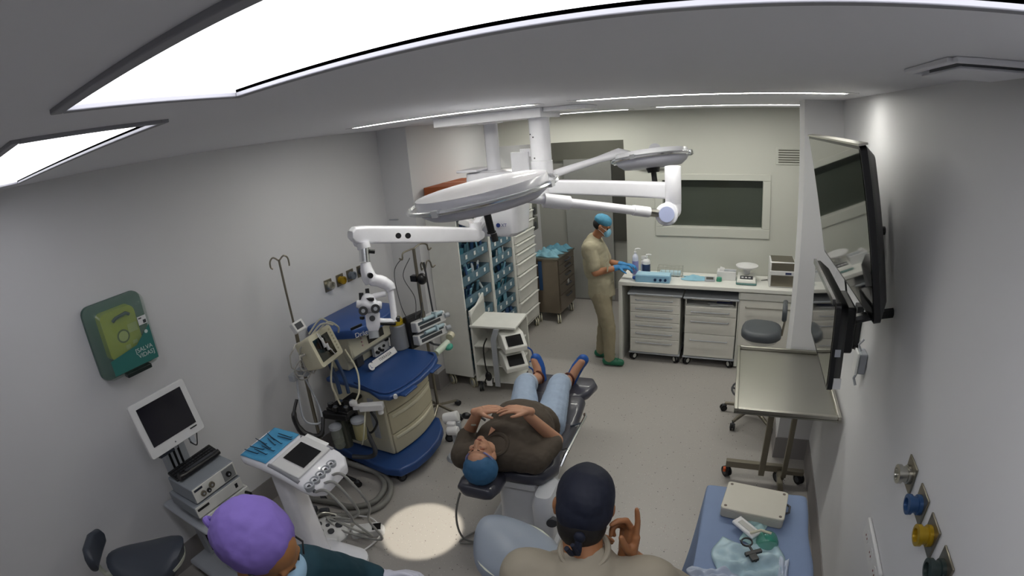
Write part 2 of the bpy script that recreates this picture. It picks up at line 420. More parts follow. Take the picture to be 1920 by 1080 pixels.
def drawer_trolley(x0, x1, label, tops, handles, ztop, shelf):
    cx = (x0 + x1) / 2; w2 = (x1 - x0) / 2
    t = thing('drawer_trolley', label, 'trolley', (cx, 5.13, 0), group='white drawer trolleys under the counter')
    m = MB(); m.bb(-w2, w2, -.19, .16, .10, ztop); m.build('body', LAM, t, bevel=.004)
    m = MB(); m.bb(-w2 - .01, w2 + .01, -.205, .17, .085, .105); m.build('bumper', LGREY, t, bevel=.008)
    if shelf:
        m = MB(); m.bb(-w2, -w2 + .012, -.17, .16, ztop - .002, .752).bb(w2 - .012, w2, -.17, .16, ztop - .002, .752).bb(-w2, w2, .15, .16, ztop - .002, .752); m.build('riser', IVORY, t)
        m = MB(); m.bb(-w2 - .02, w2 + .02, -.22, .17, .752, .772); tp = m.build('top', LGREY, t, bevel=.006)
    else:
        m = MB(); m.bb(-w2 - .02, w2 + .02, -.22, .17, ztop + .002, ztop + .024); tp = m.build('top', LGREY, t, bevel=.006)
    bar_handle(tp, (-w2 * .75, -.22, (.762 if shelf else ztop + .012)), (w2 * .7, -.22, (.762 if shelf else ztop + .012)), (0, -.02, 0), .005)
    for (za, zb), zh in zip(tops, handles):
        d = MB(); d.bb(-w2 + .006, w2 - .006, -.206, -.19, zb, za - .004); d = d.build('drawer', IVORY, t, bevel=.004)
        bar_handle(d, (-w2 * .75, -.206, zh), (w2 * .70, -.206, zh), (0, -.022, 0), .0055, LGREY)
    for sx in (-1, 1):
        for sy in (-.15, .12): caster(t, sx * (w2 - .045), sy, .094, .044, LAM, -PI / 2 + .6 * sx)
    return t
drawer_trolley(-1.05, -.515, 'six-drawer white trolley under the counter beside the standing assistant', [(.755, .665), (.665, .57), (.57, .47), (.47, .375), (.375, .275), (.275, .11)], [.71, .615, .527, .428, .335, .23], .757, False)
drawer_trolley(-.465, .065, 'three-drawer white trolley with papers on its open shelf', [(.672, .575), (.575, .375), (.375, .115)], [.62, .515, .305], .675, True)
m = MB(); m.box((-.10, 5.05, .6885), (.24, .2, .006), rotm(z=.1)).box((-.12, 5.05, .695), (.21, .17, .006), rotm(z=-.15))
tag(m.build('paper_stack', WHITE), 'loose white papers on the open shelf of the trolley', 'papers')
m = MB(); m.box((-.07, 5.05, .716), (.16, .12, .032), rotm(z=.1)); tag(m.build('folder', mat('navy_plastic', '1c2150', .4), bevel=.003), 'dark blue folder lying on the papers in the trolley', 'folder')

# items on the counter
TOP = .90
def pump_bottle(x, y, label, h, r, bm, lm, pump, k):
    t = thing('bottle', label, 'bottle', (x, y, TOP), .3)
    m = MB(); m.lathe([(r * .9, 0), (r, .006), (r, h * .68), (r * .85, h * .76), (r * .35, h * .82), (r * .35, h * .86)], n=20); m.build('body', bm, t)
    m = MB(); m.lathe([(r + .0008, h * .12), (r + .0008, h * .58)], n=20); m.build('printed_label', lm, t)
    m = MB(); m.cyl((0, 0, h * .85), (0, 0, h * .9), r * .42, n=14).cyl((0, 0, h * .9), (0, 0, h * .985), r * .14, n=10)
    if pump: m.tube([(0, 0, h * .98), (.03, 0, h), (.055, 0, h * .975)], [.009, .008, .006])
    else: m.box((.012, 0, h * .95), (.065, .022, .03)).tube([(.035, 0, h * .93), (.045, 0, h * .86)], .004)
    m.build('pump', WHITE, t)
pump_bottle(-1.02, 5.1, 'clear pump bottle with a purple label on the counter', .31, .033, mat('clear_bottle', 'cfd3e2', .2), mat('lilac_label', '8f8fc2', .4), True, 0)
pump_bottle(-.91, 5.14, 'white round bottle with a dark label beside the pump bottle', .24, .043, WHITE, mat('dark_label', '2f3f63', .4), True, 1)
pump_bottle(-.955, 5.21, 'small white spray bottle behind the two larger bottles', .2, .026, WHITE, mat('pale_label', '9fb3cf', .4), False, 1)
t = thing('instrument_box', 'low pale blue box of supplies on the counter in front of the assistant', 'box', (-.80, 5.0, TOP))
m = MB(); m.bb(-.19, .17, -.075, .06, .001, .075); m.build('body', mat('pale_blue_box', '8fbcd8', .5), t, bevel=.005)
m = MB(); m.bb(-.185, .165, -.07, .055, .0755, .08); m.build('lid', mat('paler_blue', 'a9cfe2', .5), t)
for x in (.02, .075, .125):
    m = MB(); m.cyl((x, -.0765, .035), (x, -.088, .035), .014, n=14); m.build('knob', mat('navy_knob', '15315a', .4), t)
m = MB(); m.sph((-.205, -.04, .035), (.022, .022, .02)); m.build('clip', mat('royal_blue', '1b4c9c', .4), t)
t = thing('wire_rack', 'small wire rack behind the pale blue box on the counter', 'rack', (-.66, 5.21, TOP))
m = MB()
for z in (.02, .1): m.tube([(-.13, -.05, z), (.13, -.05, z), (.13, .05, z), (-.13, .05, z)], .003, closed=True, n=6)
for i in range(7):
    x = -.13 + .26 * i / 6
    m.tube([(x, -.05, .1), (x, -.05, .004), (x, .05, .004), (x, .05, .1)], .002, n=6)
m.build('wires', STEEL, t)
m = MB(); m.bb(-.11, .11, -.04, .04, .008, .05); m.build('packets', mat('pale_packet', 'b9d3dc', .5), t, bevel=.004)
def crumple(name, label, cat, cx, cy, z, w, d, h, mt, seed, amp=.5, grp=None):
    rr = random.Random(seed); ph = [rr.uniform(0, 6.28) for _ in range(8)]; fr = [rr.uniform(1.5, 4.5) for _ in range(8)]
    def fn(u, v):
        x, y = (u - .5), (v - .5)
        e = (1 - (2 * abs(x)) ** 4) * (1 - (2 * abs(y)) ** 4)
        k = sum(math.sin(fr[i] * (x * math.cos(i * 2.1) + y * math.sin(i * 2.1)) * 6 + ph[i]) for i in range(6)) / 6
        return (cx + x * w * (1 + .15 * math.sin(ph[6] + 7 * v)), cy + y * d * (1 + .15 * math.sin(ph[7] + 6 * u)), z + .004 + max(0, h * e * (.45 + amp * k * 1.6)))
    m = MB(); m.grid(fn, 26, 26)
    o = m.build(name, mt, solid=.003, angle=70)
    return tag(o, label, cat, grp)
CLOTHB = mat('pale_blue_cloth', '8ebdd0', .8, var=.12, scale=25)
crumple('folded_cloth', 'pale blue disposable cloth lying flat in the middle of the counter', 'cloth', -.385, 5.14, TOP, .26, .16, .03, CLOTHB, 3)
t = thing('card_reader', 'small dark square device on the counter before the white box', 'device', (-.23, 5.12, TOP), .05)
m = MB(); m.bb(-.055, .05, -.06, .06, .001, .022); m.build('body', LGREY, t, bevel=.004); m = MB(); m.bb(-.04, .035, -.05, .03, .0225, .024); m.build('screen', SCREEN, t)
m = MB(); m.cyl((-.135, 5.10, TOP + .001), (-.135, 5.10, TOP + .04), .03, .027, n=18); tag(m.build('pot', mat('green_pot', '3f9176', .4), bevel=.003), 'small green pot on the counter beside the white box', 'pot')
t = thing('wipes_box', 'open white box of wipes on the counter left of the scales', 'box', (-.06, 5.2, TOP), -.04)
m = MB(); m.bb(-.1, .1, -.06, .06, .001, .09); m.build('body', WHITE, t, bevel=.004)
m = MB(); m.box((.03, -.01, .093), (.12, .06, .006)); m.build('lid_slot', LGREY, t); m = MB(); m.box((-.05, 0, .10), (.05, .07, .03), rotm(y=.3)); m.build('tissue', WHITE, t, bevel=.004)
# scales
t = thing('weighing_scale', 'small laboratory scale with a round white pan on the counter', 'scale', (.145, 5.1, TOP), -.03)
m = MB(); m.loft([[(a * .105, b * .1 - .0, .001) for a, b in ((-1, -1), (1, -1), (1, 1), (-1, 1))], [(a * .105, b * .1, .022) for a, b in ((-1, -1), (1, -1), (1, 1), (-1, 1))]]); m.build('foot', mat('teal_grey', '5a7f7c', .5), t, bevel=.01)
m = MB(); m.loft([[(-.1, -.095, .022), (.1, -.095, .022), (.1, .095, .022), (-.1, .095, .022)], [(-.09, -.085, .05), (.09, -.085, .05), (.09, .085, .085), (-.09, .085, .085)]]); b = m.build('body', LAM, t, bevel=.006)
m = MB(); m.box((0, -.035, .064), (.13, .06, .006), rotm(x=.2)); m.build('keypad', DGREY, b)
for k in range(3):
    m = MB(); m.box((-.04 + .035 * k, -.045, .067), (.024, .02, .006), rotm(x=.2)); m.build('key', WHITE, b)
m = MB(); m.cyl((0, .05, .08), (0, .05, .14), .03, .045, n=20); m.build('neck', WHITE, t)
m = MB(); m.lathe([(.03, .14), (.10, .15), (.115, .165), (.115, .172), (.10, .17), (.03, .19), (.012, .197)], c=(0, .04, 0), n=32); m.build('pan', WHITE, t)
t = thing('sealing_machine', 'boxy steel and white table-top machine at the right end of the counter', 'machine', (.495, 5.12, TOP))
m = MB(); m.bb(-.125, .125, -.13, .13, .001, .26); m.build('body', WHITE, t, bevel=.008)
m = MB(); m.bb(-.11, .12, -.134, -.128, .012, .125); m.build('lower_panel', DSTEEL, t, bevel=.002)
m = MB(); m.bb(-.11, .12, -.134, -.128, .175, .252); m.bb(-.11, .115, -.12, .12, .2605, .263); m.build('upper_panel', DSTEEL, t, bevel=.002)
m = MB(); m.bb(-.125, .125, -.142, -.128, .13, .17); c_ = m.build('control_strip', WHITE, t, bevel=.002)
m = MB(); m.bb(.03, .09, -.144, -.142, .14, .16); m.build('display', mat('blue_display', '30385f', .3), c_)
m = MB(); m.tube([(.30, 5.14, TOP + .02), (.33, 5.20, TOP + .006), (.37, 5.22, TOP + .006)], .004, smooth=5); tag(m.build('power_cable', BLACK), 'short black cable between the scale and the steel machine', 'cable')

# wall fittings at the back
t = thing('wall_vent', 'louvred vent grille high on the back wall at the right', 'vent', (.535, YB, 2.155))
m = MB(); m.bb(-.12, .16, -.012, 0, -.085, .085); m.build('frame', WALLB, t, bevel=.003)
m = MB()
for k in range(6): m.box((.02, -.014, -.06 + .024 * k), (.23, .006, .010), rotm(x=.4))
m.build('slats', mat('vent_slat', '6f6f66', .5), t)
t = thing('wall_vent', 'dark louvred vent behind the thin pendant tube at the back left', 'vent', (-3.1 + .36, 6.3, 2.12), group=None)
t.rotation_euler = (0, 0, PI / 2); t.location = (-2.76, 6.35, 2.12)
m = MB(); m.bb(-.2, .2, -.02, -.0, -.1, .1); m.build('frame', LGREY, t)
m = MB()
for k in range(6): m.box((0, -.022, -.07 + .028 * k), (.34, .006, .014), rotm(x=.4))
m.build('slats', DGREY, t)
t = thing('emergency_light', 'slim emergency light box on the back wall above the window', 'light', (-.845, YB, 2.055))
m = MB(); m.bb(-.175, .175, -.05, 0, -.03, .03); m.build('housing', WALLB, t, bevel=.01); m = MB(); m.bb(-.05, .15, -.052, -.05, .0, .024); m.build('lens', mat('dim_lens', '8d8a6a', .3), t)

# ------------------------------------------------------------------ modular cabinet row on the left wall (front faces +x)
XB, XF = -2.755, -2.42
BINC = mat('clear_bin', '6f8fa0', .2, alpha=.55, var=.0); BAGS = [mat('blue_packet', '8fc3d6', .5, var=.2, scale=30), mat('white_packet', 'dfe6ea', .5, var=.1, scale=30), mat('deep_blue_packet', '2c4d7a', .5, var=.2, scale=30), mat('teal_packet', '3f7f93', .5, var=.2, scale=30)]
def cab_shell(t, L, H, z0=.13):
    m = MB(); W = XF - XB
    m.bb(0, W, 0, .018, z0, H).bb(0, W, L - .018, L, z0, H).bb(0, .012, .018, L - .018, z0, H).bb(0, W, .018, L - .018, H - .02, H).bb(0, W, .018, L - .018, z0, z0 + .02)
    m.build('carcass', LAM, t, bevel=.002)
def bins(t, L, zs, seed, tip=.05, xo=0.0):
    rr = random.Random(seed); W = XF - XB
    for z in zs:
        m = MB(); x0, x1, y0, y1 = .02, W - .01 + xo, .03, L - .03; h = .10
        m.bb(x0, x1, y0, y1, z, z + .006).bb(x1 - .005, x1, y0, y1, z, z + h).bb(x0, x1, y0, y0 + .005, z, z + h).bb(x0, x1, y1 - .005, y1, z, z + h)
        b = m.build('clear_bin', BINC, t)
        m = MB()
        for k in range(16):
            m.mi = rr.choice((0, 0, 1, 2, 2, 3))
            w_, hh = rr.uniform(.03, .06), rr.uniform(.08, .16)
            px, py = rr.uniform(x0 + .05, x1 - .03), rr.uniform(y0 + .04, y1 - .04)
            m.box((px, py, z + hh / 2 + .012), (.014, w_, hh), rotm(x=rr.uniform(-.4, .4), y=rr.uniform(-.3, .5), z=rr.uniform(-.5, .5)))
        m.build('packets', BAGS, b, bevel=.003)
        m = MB()
        for k in range(3): m.box((x1 + .003, y0 + (y1 - y0) * (.2 + .3 * k), z + .055), (.002, .035, .04))
        m.build('paper_label', WHITE, b)
t = thing('storage_cabinet', 'tall open white cabinet nearest the camera, shelves of blue sterile packets', 'cabinet', (XB, 3.885, 0), group='tall storage cabinets along the left wall')
cab_shell(t, .62, 1.93); bins(t, .62, (.2, .42, .64, .86, 1.08, 1.30, 1.52, 1.72), 1)
for x in (.04, .29):
    for y in (.05, .57): caster(t, x, y, .13, .055, LGREY, -.6, tyre=CREAM)
t = thing('storage_cabinet', 'middle tall cabinet with clear tilt bins between the packet shelves and the drawers', 'cabinet', (XB, 4.515, 0), group='tall storage cabinets along the left wall')
cab_shell(t, .56, 1.93); bins(t, .56, (.2, .38, .56, .74, .92, 1.1, 1.28, 1.46, 1.66), 2)
t = thing('storage_cabinet', 'far tall cabinet of the row, fronted with shallow white drawers', 'cabinet', (XB, 5.085, 0), group='tall storage cabinets along the left wall')
cab_shell(t, .62, 1.93)
zz = [.16, .32, .50, .67, .83, .98, 1.10, 1.21, 1.32, 1.43, 1.54, 1.66, 1.78, 1.9]
for a, b in zip(zz, zz[1:]):
    d = MB(); W = XF - XB; d.loft([[(W - .01, .03, a + .005), (W + .012, .03, a + .005), (W + .02, .03, b - .03), (W + .035, .03, b - .02), (W + .035, .03, b - .008), (W - .01, .03, b - .008)], [(W - .01, .59, a + .005), (W + .012, .59, a + .005), (W + .02, .59, b - .03), (W + .035, .59, b - .02), (W + .035, .59, b - .008), (W - .01, .59, b - .008)]])
    d.build('drawer', LAM, t, bevel=.003)
for x in (.04, .3):
    for y in (.05, .57): caster(t, x, y, .13, .055, LGREY, -.9, tyre=CREAM)
t = thing('cardboard_box', 'orange-brown flat cardboard box lying on top of the tall cabinets', 'box', (-2.6, 4.28, 1.93), .05)
m = MB(); m.bb(-.15, .15, -.38, .38, .001, .125); m.build('carton', mat('orange_card', 'a4562c', .7), t, bevel=.003); m = MB(); m.bb(-.151, .151, -.03, .03, .0, .126); m.build('tape', mat('card_tape', 'b8703f', .4), t)
t = thing('file_tray', 'dark flat tray on the cabinet tops behind the orange box', 'tray', (-2.6, 5.0, 1.93))
m = MB(); m.bb(-.14, .14, -.25, .25, .001, .05).box((0, -.05, .065), (.2, .3, .03), rotm(z=.1)); m.build('tray', DGREY, t, bevel=.008)

# wall dispenser behind the drawers
t = thing('glove_dispenser', 'grey wall dispenser stack above the steel cart', 'dispenser', (-2.76, 6.2, 1.15), PI / 2)
for k in range(3):
    m = MB(); m.bb(-.12, .12, -.16, -.001, .2 * k, .2 * k + .18); b = m.build('box', mat('dispenser_grey', '6f7069', .5), t, bevel=.015)
    m = MB(); m.cyl((.0, -.161, .2 * k + .07), (0, -.165, .2 * k + .07), .05, n=20); m.build('opening', DGREY, b)

# ------------------------------------------------------------------ stainless steel cart with blue drapes
t = thing('steel_cart', 'brown-steel drawer cart topped with blue surgical drapes by the passage', 'cart', (-2.31, 6.04, 0), -.03)
m = MB(); m.bb(-.19, .17, -.28, .30, .14, .86); m.build('body', mat('dark_steel', '8a7f72', .35, .8), t, bevel=.004)
m = MB(); m.bb(-.21, .19, -.30, .32, .86, .885); m.build('top', DSTEEL, t, bevel=.004)
zz = [.16, .38, .53, .67, .78, .86]
for a, b in zip(zz, zz[1:]):
    d = MB(); d.bb(.17, .185, -.26, .29, a + .004, b - .004); d = d.build('drawer', mat('dark_steel', ''), t, bevel=.003)
    h = MB(); h.tube([(.186, -.07, b - .05), (.205, -.06, b - .06), (.205, .10, b - .06), (.186, .11, b - .05)], .009, n=8); h.build('handle', DGREY, d)
m = MB(); m.bb(-.10, -.05, -.283, -.28, .45, .84); m.build('blue_strap', mat('strap_blue', '24466e', .6), t)
m = MB(); m.box((.187, .03, .5), (.004, .05, .05), rotm(x=.3)); m.build('sticker', WHITE, t)
for x in (-.14, .13):
    for y in (-.23, .25): caster(t, x, y, .14, .058, LGREY, -1.1, .03, tyre=CREAM)
for k, (dx, dy, w_, d_, h_, lb) in enumerate(((-.03, -.13, .34, .24, .11, 'pale blue drape crumpled on the near half of the steel cart'), (.0, .17, .34, .26, .09, 'blue-green drape heaped on the far half of the steel cart'))):
    crumple('surgical_drape', lb, 'drape', -2.31 + dx, 6.04 + dy, .884, w_, d_, h_, mat('drape_a' if k else 'drape_b', '5b90a4' if k else '7fb0c0', .8, var=.15, scale=20), 11 + k, .42, 'drapes heaped on the steel cart')

# ------------------------------------------------------------------ white trolley with two devices
t = thing('device_trolley', 'narrow white shelf trolley carrying two small screened devices', 'trolley', (-2.16, 4.0, 0), .10)
W2, D2 = .235, .26
m = MB(); m.bb(-W2, -W2 + .02, -.10, D2, .10, .86); m.prism([(0, 0)] * 0 or [(-.10, .70), (D2, .70), (D2, .93), (-.10, .80)], -W2, -W2 + .02, Matrix(((0, 0, 1, 0), (1, 0, 0, 0), (0, 1, 0, 0), (0, 0, 0, 1)))); m.build('side_panel', LAM, t, bevel=.002)
m = MB(); m.bb(-W2, W2, -.12, D2, .70, .72); tp = m.build('top', LAM, t, bevel=.003)
m = MB(); m.bb(-W2 + .02, W2, .24, D2, .10, .698); m.build('back_panel', IVORY, t, bevel=.002)
for z in (.50, .30, .12):
    m = MB(); m.bb(-W2 + .02, W2 - .02, -.10, D2 - .02, z - .015, z); m.build('shelf', LAM, t, bevel=.002)
m = MB(); m.tube([(.02, -.13, .10), (.02, -.135, .60), (.06, -.13, .72)], .001); m = MB(); m.prism([(-.02, .08), (.035, .08), (.035, .58), (.075, .70), (.02, .70), (-.02, .60)], -.137, -.122, Matrix(((1, 0, 0, 0), (0, 0, 1, 0), (0, 1, 0, 0), (0, 0, 0, 1)))); m.build('upright', LGREY, t, bevel=.003)
m = MB(); m.tube([(-.06, -.13, .60), (-.10, -.14, .5), (-.10, -.14, .3), (-.08, -.14, .22)], .007, smooth=5); m.sph((-.08, -.14, .19), (.035, .025, .05)); m.tube([(-.09, -.15, .2), (-.12, -.15, .12), (-.05, -.15, .10), (-.03, -.15, .18)], .006, smooth=5); m.build('hanging_cable', BLACK, t)
m = MB(); m.box((-.07, -.15, .12), (.06, .03, .05)); m.build('plug_box', WHITE, t, bevel=.006)
for sx in (-.19, .19):
    for y in (-.09, .22): caster(t, sx, y, .10, .045, LAM, -1.2, .02)
def screened_device(x, y, z, label, rz, ext):
    t = thing('medical_device', label, 'device', (x, y, z), rz, 'screened devices on the white trolley')
    R = Matrix(((0, 0, 1, 0), (1, 0, 0, 0), (0, 1, 0, 0), (0, 0, 0, 1)))
    m = MB(); m.prism([(-.12, 0), (.12, 0), (.12, .15), (-.02, .15), (-.13, .05)], -.11, .11, R); m.build('case', LAM, t, bevel=.008)
    m = MB(); m.box((0, -.078, .105), (.15, .002, .11), rotm(x=-.83)); m.build('screen', SCREEN, t)
    m = MB(); m.box((.1115, .03, .09), (.002, .13, .07)); m.build('side_display', mat('dim_display', '6f8a82', .3), t)
    m = MB(); m.tube([(.10, -.10, .03), (.15, -.12, -.02), (.16, -.10, -.12), (.14, -.06, -.16)], .008, smooth=5); m.build('lead', mat('royal_blue', ''), t)
screened_device(-1.97, 3.93, .502, 'upper of the two screened devices on the white trolley', .75, 0)
screened_device(-1.97, 3.92, .302, 'lower white screened device on the white trolley', .75, 1)
# ------------------------------------------------------------------ surgical lamps on their ceiling mount
def lamp_head(nm, label, C0, n, R, rail_gap, xh, spot_to, energy, size, blend):
    M = basis(C0, n, xh)
    t = thing(nm, label, 'surgical lamp', M=M, group=None)
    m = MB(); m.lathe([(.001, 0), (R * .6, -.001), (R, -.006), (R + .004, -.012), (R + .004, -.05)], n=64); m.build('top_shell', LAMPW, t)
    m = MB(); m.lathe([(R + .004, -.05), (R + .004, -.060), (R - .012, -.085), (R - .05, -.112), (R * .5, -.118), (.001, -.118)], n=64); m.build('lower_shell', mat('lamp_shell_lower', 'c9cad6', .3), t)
    m = MB()
    Rr = R + rail_gap
    m.tube([(Rr * math.cos(a), Rr * math.sin(a), -.048) for a in [2 * PI * i / 64 for i in range(64)]], .011, n=8, closed=True)
    for k in range(4):
        a = PI / 4 + k * PI / 2 + .5
        m.tube([((R - .0) * math.cos(a), (R - .0) * math.sin(a), -.048), (Rr * math.cos(a), Rr * math.sin(a), -.048)], .008)
        m.box((Rr * math.cos(a), Rr * math.sin(a), -.048), (.035, .035, .03), rotm(z=a))
    m.build('rail', CHROME, t)
    m = MB(); m.cyl((0, 0, -.118), (0, 0, -.15), .05, .04).cyl((0, 0, -.15), (0, 0, -.245), .019, n=18).cyl((0, 0, -.245), (0, 0, -.252), .023, n=18); m.build('grip', BLACK, t)
    ld = bpy.data.lights.new(nm + '_added_spot', 'SPOT'); ld.energy = energy; ld.spot_size = size; ld.spot_blend = blend; ld.shadow_soft_size = .02; ld.color = (1, .93, .80)  # spot added inside the head, aimed at spot_to instead of along the lamp axis
    lo = bpy.data.objects.new(nm + '_added_spot', ld); C.objects.link(lo); lo.parent = t
    p = M @ Vector((0, 0, -.16)) if False else M @ Vector((-.26 * R / .33, -.10, -.13)); d = (Vector(spot_to) - p).normalized()
    lo.matrix_parent_inverse = Matrix.Identity(4)
    lo.matrix_local = M.inverted() @ basis(p, -d)
    return t
L1 = Vector((-1.189, 2.175, 2.257)); N1 = Vector((-.12, -.072, 1)).normalized()
lamp = lamp_head('surgical_lamp', 'large round surgical lamp in front, tilted, with chrome rail and white spring arm', L1, N1, .33, .045, (1, .2, 0), (-1.80, 1.97, 0), 200, .272, .22)  # added off-axis spot makes the floor light patch; its real source is unseen
IM = lamp.matrix_world.inverted()
ME = MB(IM)
e0, e1 = at(1262, 348, y=2.9), at(1262, 405, y=2.9)
m = MB(IM); m.lathe([(.045, -.16), (.047, -.155), (.047, .05), (.045, .055), (.03, .058)], c=Vector((e0.x, e0.y, 2.20))); m.cyl((e0.x, e0.y, 2.045), (e0.x, e0.y, 2.03), .046); m.build('swivel_joint', LAMPW, lamp)
ca = Vector((-1.26, 3.2, 2.11))
m = MB(IM); dd = (Vector((e0.x, e0.y, 2.115)) - ca); L_ = dd.length; R_ = basis(ca, dd, (0, 0, 1)); m2 = MB(IM @ R_)
m2.loft([[(p[0], p[1], z) for p in rrect(.095, .06, .015)] for z in (0, L_)]); m2.build('extension_arm', LAMPW, lamp)
ev = at(1250, 402, y=2.88)
view = (ev - Vector((0, 0, CAMZ))).normalized()
m = MB(IM); m.cyl(ev - view * .045, ev + view * .045, .066, n=32); m.cyl((e0.x, e0.y, 2.06), (e0.x, e0.y, 2.0), .046, n=24).cap((e0.x, e0.y, 2.0), ev + Vector((.012, 0, .01)), .046, .05); el = m.build('elbow', LAMPW, lamp, remesh=.005, smooth=4)
m = MB(IM); m.cyl(ev - view * .040, ev - view * .062, .044, n=32); m.build('cover_disc', mat('cover_blue_grey', 'b3bce0', .3), el)
pe = L1 + Vector((.285, .19, -.10)); pe = at(1003, 374, d=2.62)
dv = (pe - ev)
m = MB(IM); m.cyl(ev + dv * .05, ev + dv * .18, .024, n=20); m.build('steel_collar', STEEL, lamp)
m = MB(IM); m.cyl(ev + dv * .15, ev + dv * .28, .030, n=24).cyl(ev + dv * .27, ev + dv * .82, .025, n=24).cyl(ev + dv * .76, ev + dv * .94, .038, n=24).cyl(ev + dv * .92, ev + dv * 1.06, .022, n=20); m.build('spring_arm', LAMPW, lamp)
# second lamp
L2 = Vector((-.572, 3.519, 2.31)); N2 = Vector((-.117, .13, 1)).normalized()
lamp2 = lamp_head('surgical_lamp', 'smaller-looking surgical lamp behind, edge-on before the back wall', L2, N2, .25, .03, (1, 0, 0), (.71, 2.42, 2.18), 4.5, .50, 1.0)  # added soft spot makes the right wall glow; this head really faces down
IM = lamp2.matrix_world.inverted()
m = MB(IM); p = at(1228, 281, d=3.95); vv = (p - Vector((0, 0, CAMZ))).normalized(); m.cyl(p - vv * .24, p - vv * .20, .047, n=28); m.build('hub', LAMPW, lamp2)
m = MB(IM); a, b = Vector((-1.26, 3.2, 2.17)), at(1160, 287, y=3.45); m.tube([a, a.lerp(b, .6), a.lerp(b, .72), b, L2 + Vector((-.16, 0, -.03))], [.03, .024, .024, .035, .035], n=14); m.build('suspension_arm', LAMPW, lamp2)
# central column and ceiling box
t = thing('lamp_column', 'thick white ceiling column carrying the surgical lamp arms', 'column', (-1.26, 3.2, 0))
m = MB(); m.lathe([(.07, 2.29), (.07, 2.56), (.075, 2.575)], n=36); m.build('upper_tube', LAMPW, t)
m = MB(); m.lathe([(.066, 2.0), (.074, 2.01), (.074, 2.287), (.07, 2.289)], n=36); lo_ = m.build('rotating_sleeve', LAMPW, t)
m = MB(); 
for a, z in ((-1.9, 2.45), (-1.9, 2.31), (-2.3, 2.47)): m.cyl((.069 * math.cos(a), .069 * math.sin(a), z), (.073 * math.cos(a), .073 * math.sin(a), z), .005, n=10)
m.build('screws', DGREY, t)
t = thing('ceiling_mount', 'long flat white mounting box on the ceiling above the column', 'mount', (-1.45, 3.2, CEIL), .0)
m = MB(); m.bb(-.52, .28, -.19, .19, -.065, -.001); m.build('housing', LAMPW, t, bevel=.004)
m = MB(); m.bb(.281, .56, -.15, .15, -.03, -.001); m.build('cover_plate', LAMPW, t, bevel=.004)
t = thing('bracket', 'white angled bracket on the far side of the lamp column', 'bracket', (-1.40, 3.34, 2.22))
m = MB(); m.bb(-.14, .0, -.03, .03, -.05, .13).bb(-.07, .02, -.02, .02, .09, .15).tube([(.0, 0, .12), (.12, -.08, .06)], .012).tube([(-.08, 0, -.02), (-.02, -.06, -.05)], .015); m.build('body', LAMPW, t, bevel=.004)

# ------------------------------------------------------------------ ceiling-hung microscope
U = Vector((-1.80, 3.55, 0))
t = thing('operating_microscope', 'ceiling-hung operating microscope with long white arm and twin eyepieces', 'microscope', U)
IM = Matrix.Translation(-U)
m = MB(); m.lathe([(.055, 2.20), (.055, 2.57), (.10, 2.575), (.10, 2.638)], n=28); m.build('pendant_tube', LAMPW, t)
m = MB(); m.loft([[(p[0] + .03, p[1], z) for p in rrect(w_, d_, .05)] for w_, d_, z in ((.30, .24, 1.70), (.36, .29, 1.73), (.38, .31, 1.85), (.43, .34, 2.15), (.42, .33, 2.205), (.30, .25, 2.215))]); hs = m.build('control_housing', LAMPW, t)
m = MB(); m.bb(-.23, -.05, -.20, .1, 2.216, 2.235); m.build('top_plate', LAMPW, t, bevel=.006)
BL = mat('logo_blue', '2a3f86', .4)
m = MB(); m.cyl((.075, -.166, 1.80), (.075, -.171, 1.80), .017, n=20); m.build('logo_disc', BL, hs)
text('XT', .035, BL, hs, Matrix.Translation((.125, -.170, 1.80)) @ Matrix.Rotation(PI / 2, 4, 'X'))
A0, A1 = at(893, 440, y=3.30), at(668, 440, d=3.36)
m = MB(IM); dv = A0 - A1; Rm = basis(A1, dv, (0, 0, 1)); L_ = dv.length
q = MB(IM @ Rm); q.loft([[(p[0], p[1], z) for p in rrect(h_, .09, .018)] for h_, z in ((.05, -.045), (.10, -.02), (.115, .05), (.118, L_ * .6), (.105, L_), (.05, L_ + .05))]); arm = q.build('long_arm', LAMPW, t, bevel=.003)
m = MB(IM); m.cyl(A0 + Vector((0, 0, -.02)), A0 + Vector((0, 0, .10)), .05).tube([A0 + Vector((.0, .0, .06)), U + Vector((-.05, -.05, 1.86 + .05))], .05); m.build('shoulder', LAMPW, t)
kn = MB(IM)
for u in (747, 765): p = at(u, 442, d=3.30); q_ = p + (Vector((0, 0, CAMZ)) - p).normalized() * .02; kn.cyl(p, q_, .019, n=16)
kn.build('knobs', BLACK, arm)
m = MB(IM); bp = at(913, 402, y=3.26); m.cyl(bp + Vector((-.02, 0, .06)), bp + Vector((.03, -.02, -.10)), .022, n=16).cyl(bp + Vector((.05, -.02, -.14)), bp + Vector((.06, -.02, -.2)), .025, n=16); m.build('grip', BLACK, t)
m = MB(IM); m.box(at(880, 418, y=3.36), (.16, .08, .06), rotm(y=.35)); m.build('linkage', WHITE, t, bevel=.01)
dS = 3.36
def P(u, v, dd=0): return at(u, v, d=dS + dd)
m = MB(IM); m.tube([P(664, 430), P(662, 445), P(668, 458), P(680, 462)], .018).cyl(P(680, 455), P(683, 466), .045); m.build('arm_joint', LAMPW, t)
m = MB(IM); m.cyl(P(682, 464), P(684, 489), .035, n=24).cyl(P(684, 489), P(684, 491), .037, n=24); sj = m.build('silver_joint', CHROME, t)
m = MB(IM); m.cyl(P(692, 471), P(703, 472), .014, n=14); m.build('knob', BLACK, sj)
